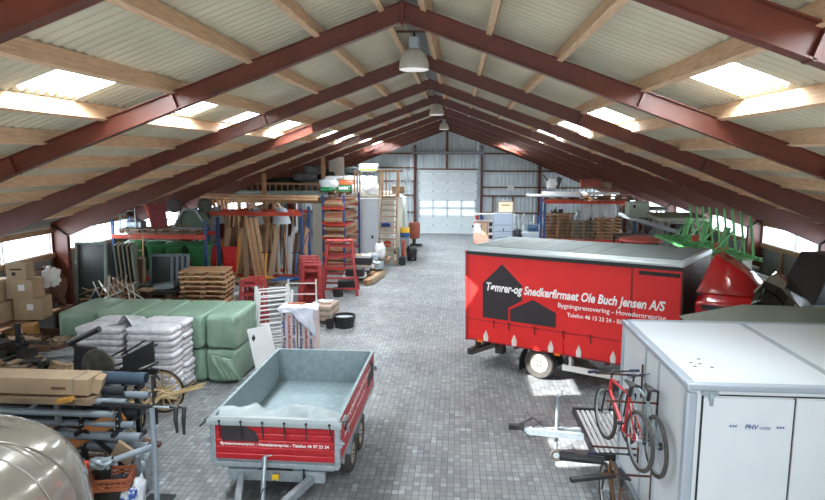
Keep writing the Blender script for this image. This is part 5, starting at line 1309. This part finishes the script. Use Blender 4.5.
MB().grid(shell, 72, 30, closed_u=True).build('body_shell', M_champ, root, smooth=True)
MB().grid(lambda u, v: (lambda x, y: (x, y, shell_z(x, y)+.012)) ((u-.5)*2.0, -1.75+.62*v), 20, 12).build('window_glass', M_glass, root, smooth=True, solid=.01)
0 and MB().grid(lambda u, v: (lambda x, y: (x, y, 2.085-.30*(x/1.3)**2 - .11*(y+.6)**2+.03))((u-.5)*2.0, -1.35+.75*v), 20, 12).build('window_glass', M_glass, root, smooth=True, solid=.01)
0 and MB().grid(lambda u, v: (lambda x, y: (x, y, 2.09-.30*(x/1.3)**2 - .11*(y+.6)**2+.03))((u-.5)*2.15, -.60+.05*v), 20, 3).build('window_seal', M_galv, root, smooth=True, solid=.02)
for sx in (-1, 1):
    for y in (-1.2, 1.1): wheel(root, (sx*1.3, y, .32), .32, .2, (1,0,0), .6, 5, M_rimw, side=sx)
# ------------------------------------------------------------------ right side and far end
# high-bay lamps
M_lampw = mat('lamp_shade_acrylic', 'c9c6ba', .35, .1, 'b5b2a5', 5); M_em = bpy.data.materials.new('lamp_glow'); M_em.use_nodes = True
M_em.node_tree.nodes['Principled BSDF'].inputs['Emission Color'].default_value = (1,.97,.9,1); M_em.node_tree.nodes['Principled BSDF'].inputs['Emission Strength'].default_value = .45
def lamp(label, y):
    root = thing('high_bay_lamp', label, 'lamp', (0, y, 6.47), 0, 'high-bay lamps along the ridge')
    MB().lathe([(.24,0),(.245,.02),(.235,.12),(.19,.24),(.12,.32),(.09,.33),(0,.33)], n=28).build('lamp_shade', M_lampw, root, smooth=True)
    MB().lathe([(.0,-.012),(.215,-.01),(.24,.0),(.215,.01)], n=28).build('lens_ring', M_em, root, smooth=True)
    MB().box((0,0,.42),(.16,.16,.18)).build('ballast_box', M_galv, root, bevel=.01)
    MB().cyl((0,0,.5),(0,0,.60),.02).build('hook', M_darksteel, root); MB().box((0,0,.60),(.7,.05,.03)).build('mounting_bar', M_rust, root)
    return root
l0 = lamp('nearest of the three bell-shaped high-bay lamps under the ridge', 10.8)
copy_tree(l0, 'middle of the three bell-shaped high-bay lamps under the ridge', (0, 21.9, 6.47)); copy_tree(l0, 'farthest of the three bell-shaped high-bay lamps under the ridge', (0, 32.9, 6.47))
# clock
root = thing('wall_clock', 'round white clock on the far gable wall', 'clock', (4.25, 43.45, 3.12))
MB().cyl((0,0,0),(0,-.06,0),.2,n=28).build('clock_face', M_white, root); MB().bar((0,-.07,0),(0,-.07,.13),.02,.01).build('hand', M_black, root); MB().bar((0,-.07,0),(.08,-.07,.03),.02,.01).build('hand', M_black, root)
# right back: panel, shelf, cabinet, bench
root = thing('notice_board', 'reddish board with papers standing right of the overhead door', 'notice board', (2.0, 34.5, 0))
MB().box((0,0,.85),(.8,.05,1.7)).build('board_panel', mat('salmon_panel','9c7064',.7), root); MB().box((-.18,-.03,1.35),(.3,.01,.5)).build('paper', M_whiteplastic, root); MB().box((.18,-.03,1.3),(.26,.01,.6)).build('brown_sheet', M_card, root)
root = thing('storage_shelf', 'white open shelf unit filled with small parts left of the grey cabinet', 'shelf', (2.35, 36.4, 0))
for sx in (-.65,.65): MB().box((sx,0,1.0),(.05,.5,2.0)).build('side_panel', M_white, root)
for k in range(6): MB().box((0,0,.15+k*.36),(1.3,.5,.04)).build('shelf', M_white, root)
for k in range(22): tag(MB().box((2.35-.5+(k%5)*.25, 36.35, .30+(k//5)*.36), (.16,.3,.2)).build('small_box', (M_redpaint, M_black, M_bluep, M_card, M_orange)[(k*2)%5]), 'small coloured box on the white open shelf unit', 'box', 'small boxes on the white shelf')
root = thing('steel_cabinet', 'tall grey steel cabinet near the gable wall', 'cabinet', (3.25, 36.0, 0))
MB().box((0,0,1.02),(1.0,.6,2.04)).build('cabinet_body', M_bgframe if False else mat('pale_blue_cabinet','a8b6c6',.5), root, bevel=.01)
for sx in (-.25,.25): MB().box((sx,-.305,1.02),(.47,.02,1.9)).build('door', mat('pale_blue_cabinet','a8b6c6',.5), root)
MB().box((.03,-.33,1.15),(.05,.03,.15)).build('handle', M_darksteel, root)
for k in range(3): MB().box((0,-.32,.7+.35*k),(.9,.012,.02)).build('drawer_gap', M_darksteel, root)
root = thing('poster', 'cream poster in a wooden frame standing on the grey cabinet', 'poster', (3.4, 36.1, 2.05))
MB().box((0,0,.32),(.85,.03,.64)).build('frame', M_plank, root); MB().box((0,-.02,.32),(.78,.01,.56)).build('sheet', mat('cream_paper','efe6c8',.7), root)
lettering('LAGER', 'poster_lettering', mat('ochre_print','b98f2e',.6), root, (-.22,-.026,.38), (1,0,0), (0,0,1), .44, .08) if False else MB().box((0,-.027,.42),(.44,.004,.06)).build('poster_print', mat('ochre_print','b98f2e',.6), root)
ladder_frame('white_rack', 'white slatted rack standing right of the grey cabinet', 2.0, .6, 6, (4.2, 36.8, 0), (0,0,0), M_white, .03, cat='rack')
root = thing('workbench', 'light grey workbench carrying a blue compressor', 'workbench', (4.75, 35.5, 0))
MB().box((0,0,.88),(1.5,.7,.35)).build('bench_body', mat('pale_bench','aeb9c4',.5), root, bevel=.01)
for sx in (-.65,.65): MB().box((sx,0,.35),(.08,.6,.7)).build('leg', M_galv, root)
root = thing('compressor', 'blue round compressor on the light grey workbench', 'compressor', (4.8, 35.5, 1.06))
MB().cyl((-.2,0,.22),(.25,0,.22),.18,n=18).build('motor', mat('compressor_blue','28506e',.5), root, smooth=True); MB().tube([(-.3,0,.1),(-.35,0,.4),(0,0,.5),(.3,0,.42),(.38,0,.1)], .025).build('guard', M_galv, root)
lump('dark_machine', 'small dark machine left of the workbench', 'machine', (4.0, 35.3, .0), (.5,.5,1.2), M_darksteel, 500, .3)
tag(MB().bx(5.35,5.5,35.0,35.1,.0,1.5).build('upright_board', M_palelight), 'pale upright board right of the workbench', 'board')
for k in range(3): tag(MB().cyl((5.0+.25*k,36.3,0),(5.0+.25*k,36.3,1.9),.05).build('upright_bottle', (M_white, M_bluep, M_redpaint)[k]), ('white', 'blue', 'red')[k]+' slim upright tube behind the workbench', 'tube')
# right pallet rack
rack('blue and orange pallet rack with piles of empty pallets behind the truck', 4.4, 8.15, 27.4, 28.6, 3.4, (3.24, 1.6))
for i, x in enumerate((4.98, 6.05, 7.12)):
    pile(x, 28.0, 1.67, (8, 6, 7)[i]-1, '%%s pallet of the %s pile in the rack behind the truck' % ('left', 'middle', 'right')[i], 0, (M_plank, M_palegrey, M_palelight)[i], 1.02, .85)
for k in range(3): pallet(('left', 'middle', 'right')[k]+' pallet lying on top of the rack behind the truck', (5.05+1.25*k, 28.0, 3.32), 0, None, M_plank)
tag(MB().box((5.9, 27.7, 3.6), (3.2,.35,.10), rot=(0,0,.02)).build('white_beam', M_white, bevel=.02), 'long white panel on top of the right pallet rack, upper', 'panel')
tag(MB().box((4.7, 27.3, 3.52), (2.2,.3,.10)).build('white_beam', M_whiteplastic, bevel=.02), 'long white panel overhanging the left end of the right pallet rack', 'panel')
for k in range(4): lump('plastic_wrap', 'clump of clear wrap hanging in the right pallet rack', 'plastic wrap', (6.3+.35*k, 28.3, 2.45), (.4,.3,.8), M_film, 520+k, .4, 'clear wrap in the right pallet rack')
lump('engine', 'white and black outboard-like engine hanging left above the right rack', 'engine', (5.0, 29.8, 3.65), (.42,.35,.45), M_white, 530, .3)
mb = MB(); mb.cyl((5.2,29.8,3.7),(5.35,29.8,4.2),.12); mb.bar((4.6,29.8,4.3),(4.85,29.8,4.0),.05,.05); tag(mb.build('engine_bracket', M_black), 'black bracket beside the hanging white engine', 'bracket')
root = thing('hoist', 'rusty red hoist motor hanging over the right pallet rack', 'hoist', (6.2, 26.4, 3.9))
MB().cyl((-.55,0,.15),(.25,0,.2),.16,n=16).build('drum', mat('faded_red','a5564a',.7,0,'7c3d34',5), root, smooth=True); MB().cyl((.3,0,.14),(.65,0,.1),.12,n=14).build('motor', M_woodgrey, root)
for x in (-.4,.3): MB().cyl((x,0,.2),(x+.0,0,.95),.015).build('hanger', M_darksteel, root)
for k in range(6): lump('hung_bundle', 'dark greyish bundle behind the empty pallets', 'bundle', (4.8+.5*k, 29.9, 0), (.6,.5,2.4+.2*(k%2)), (M_galv, M_dark, M_woodgrey)[k%3], 540+k, .35, 'bundles behind the pallet piles')
# machinery on the right, behind the truck
M_mg = mat('machine_grey', '74786f', .7, 0, '565a54', 5, .2)
def frame_machine(name, label, loc, w, h, d, n, seed, m=M_mg):
    root = thing(name, label, 'machine', loc); q = random.Random(seed)
    for sx in (-1,1):
        for sy in (-1,1): MB().box((sx*w/2, sy*d/2, h/2), (.07,.07,h)).build('leg', m, root)
    MB().box((0,0,h),(w*1.1,d*1.05,.08)).build('top_plate', m, root)
    for k in range(n):
        a = Vector((q.uniform(-w/2,w/2), q.uniform(-d/2,d/2), q.uniform(.2,h))); b = Vector((q.uniform(-w/2,w/2), q.uniform(-d/2,d/2), q.uniform(.2,h)))
        MB().bar(a[:], b[:], .05, .05).build('cross_bar', (m, M_rust, M_darksteel)[k%3], root)
    return root
frame_machine('grey_machine', 'grey framed machine with a flat top at the right wall behind the green harrow', (9.05, 24.7, 0), 1.3, 2.75, 1.6, 16, 3)
frame_machine('grey_machine', 'dark rusty framed machine right of the empty pallets', (7.55, 25.1, 0), 1.3, 2.1, 1.2, 14, 4, M_darksteel)
frame_machine('grey_machine', 'low grey framed machine beneath the green harrow', (8.9, 20.4, 0), 1.6, 1.8, 1.4, 18, 5)
frame_machine('grey_machine', 'grey framed machine far back at the right wall', (8.9, 28.8, 0), 1.5, 2.9, 1.6, 14, 6)
tag(MB().box((7.6, 23.6, 2.75), (2.2,.12,.14), rot=(0,.28,-.2)).build('conveyor_arm', M_galv, bevel=.01), 'slanted pale conveyor arm right of the pallet rack', 'conveyor')
root = thing('green_tank', 'pale green boxy cabinet behind the conveyor arm', 'cabinet', (7.85, 26.2, 2.75)); MB().box((0,0,.3),(.75,.7,.6)).build('cabinet_body', mat('pale_green_box','a9bcae',.6), root, bevel=.02); MB().box((-.2,-.41,.45),(.1,.02,.12)).build('switch', M_black, root)
for x in (-.3,.3): MB().box((x,0,-1.375),(.08,.08,2.75)).build('leg', M_mg, root)
root = thing('red_spreader', 'red disc-shaped spreader under the conveyor arm', 'machine', (7.2, 23.0, 0))
MB().lathe([(0,2.35),(.3,2.35),(.75,2.27),(.78,2.2),(.4,2.1),(0,2.05)], n=30).build('disc_hood', mat('faded_pink_red','b8564c',.6,0,'8f4038',4), root, smooth=True)
MB().box((0,0,1.7),(1.0,.7,.6)).build('housing', mat('faded_pink_red','b8564c',.6,0,'8f4038',4), root, bevel=.05)
for sx in (-.4,.4):
    for sy in (-.3,.3): MB().box((sx,sy,.7),(.08,.08,1.4)).build('leg', M_rust, root)
tag(MB().box((8.9,24.6,2.90),(1.9,1.2,.16),rot=(.1,0,.1)).build('stone_slab', mat('stone_grey_green','8a8e80',.9,0,'6e7267',3), bevel=.04), 'grey-green slab on the flat-topped machine by the right wall', 'slab')
for k in range(10):
    x, y = rnd.uniform(8.4, 9.7), 20.8+.6*k; z = 1.25
    tag(MB().box((0,0,0), (.09, .07, 2.6)).build('loose_bar', (M_mg, M_rust, M_galv)[k%3]), 'loose metal bar among the machines along the right wall', 'bar', 'loose bars along the right wall', loc=(x,y,z), rot=(rnd.uniform(-.2,.2), rnd.uniform(-.2,.2), rnd.uniform(0,3)))
# green harrow, raised
M_hg = mat('harrow_green', '62b76c', .5, 0, '4c9c58', 5)
root = thing('tine_harrow', 'bright green tine harrow with upright arms, parked high along the right wall', 'harrow', (8.0, 19.6, 2.35), -.0)
for x in (-.55, 0, .55): MB().box((x, 0, .12), (.09, 5.2, .09)).build('main_beam', M_hg, root)
for k in range(12):
    y = -2.5+k*.455; MB().box((0, y, .14), (1.25, .06, .05)).build('cross_bar', M_hg, root)
for k in range(9):
    y = -2.3+k*.55
    MB().bar((.5, y, .15), (.35, y+.08, 1.35-.02*k), .05, .05).build('upright_arm', M_hg, root)
    if k % 2: MB().bar((-.4, y, .15), (.3, y+.2, .8), .04, .04).build('brace_arm', M_hg, root)
for k in range(3): MB().box((.1, -1.4+k*1.5, .55), (.10, .28, .6), rot=(0,.2,0)).build('bracket_plate', M_hg, root, bevel=.02)
for k in range(6): MB().lathe([(0,-.06),(.12,-.05),(.12,.05),(0,.06)], (-.35,-2.2+k*.85,-.02), 14, 'y').build('roller', M_galv, root, smooth=True)
for k in range(2): MB().box((.2,-.9+1.8*k,.25),(.3,.2,.16)).build('orange_bracket', M_orange, root)
for y in (-2.2, 0, 2.2): MB().box((.2, y, -1.12), (.08,.08,2.42)).build('support_leg', M_mg, root)
# pipes and red pipes stack
root = thing('pipe_stand', 'timber bearers holding the pipe stack at the right wall', 'stand', (9.0, 18.2, 0))
for y in (-1.4, 1.4): MB().box((0,y,1.20),(1.9,.12,.12)).build('bearer', M_darkplank, root)
for x in (-.9,.9):
    for y in (-1.4,1.4): MB().box((x,y,.57),(.12,.12,1.14)).build('leg', M_darkplank, root)
for k in range(7): tag(MB().pipe((8.2+.25*k, 16.0+.12*k, 1.37), (8.25+.25*k, 20.0, 1.37), .11, .01).build('red_pipe', mat('brick_red_pipe','b0503c',.6)), 'brick-red pipe in the lower layer of the stack at the right wall', 'pipe', 'brick-red pipes')
for k in range(6): tag(MB().pipe((8.3+.26*k, 16.9+.1*k, 1.60), (8.35+.26*k, 20.2, 1.60), .12, .012).build('grey_pipe', mat('pale_grey_pipe','a3abaa',.5,0,'8c9493',3)), 'pale grey pipe in the upper layer of the stack at the right wall', 'pipe', 'pale grey pipes')
lump('rock_wool', 'pale crumpled bundle lying on the grey pipe stack', 'bundle', (8.9, 19.4, 1.72), (.9,.6,.5), mat('pale_bundle','a9a79f',.9), 560, .3)
tag(MB().box((9.9,15.6,1.15),(.06,.3,2.3),rot=(0,0,.1)).build('grey_door', M_galv), 'narrow grey panel standing at the right end of the red pipes', 'panel')
for k in range(4): lump('floor_junk', 'dark junk bundle below the window right of the truck cab', 'bundle', (9.3, 12.6+.8*k, 0), (.9,.8,1.0), (M_dark, M_rust, M_galv, M_dark)[k], 570+k, .4, 'junk bundles at the right wall')
# black angular lid at the right edge
M_bl = mat('satin_black_panel', '22262b', .35, 0, '1b1e22', 3)
root = thing('dark_container', 'slanted dark blue-black container lid with a pale lower edge at the right edge', 'container', (8.75, 14.7, 0), .2)
MB().add([(-.55,-.6,1.95),(.6,-.6,1.95),(.6,.6,1.95),(-.55,.6,1.95),(.0,-.45,2.95),(1.0,-.45,2.95),(1.0,.6,2.95),(.0,.6,2.95)], [(0,3,2,1),(4,5,6,7),(0,1,5,4),(1,2,6,5),(2,3,7,6),(3,0,4,7)]).build('lid', M_bl, root, bevel=.03)
MB().bar((-.58,-.63,1.93),(.6,-.63,1.93),.05,.08).build('edge_strip', M_galv, root)
MB().box((.1,0,1.0),(1.3,1.1,1.8)).build('base_box', M_bl, root, bevel=.02)
MB().box((-.18,-.6,2.72),(.08,.02,.05),rot=(0,.3,0)).build('small_label', M_white, root)
MB().tube([(.15,-.66,1.98),(.2,-.72,2.25),(.45,-.72,2.4),(.6,-.66,2.35)], .05).build('lid_arm', mat('brown_arm','5a3328',.6), root, smooth=True)
MB().box((.75,-.68,2.1),(.5,.1,.4)).build('lamp_unit', M_glass, root, bevel=.03)
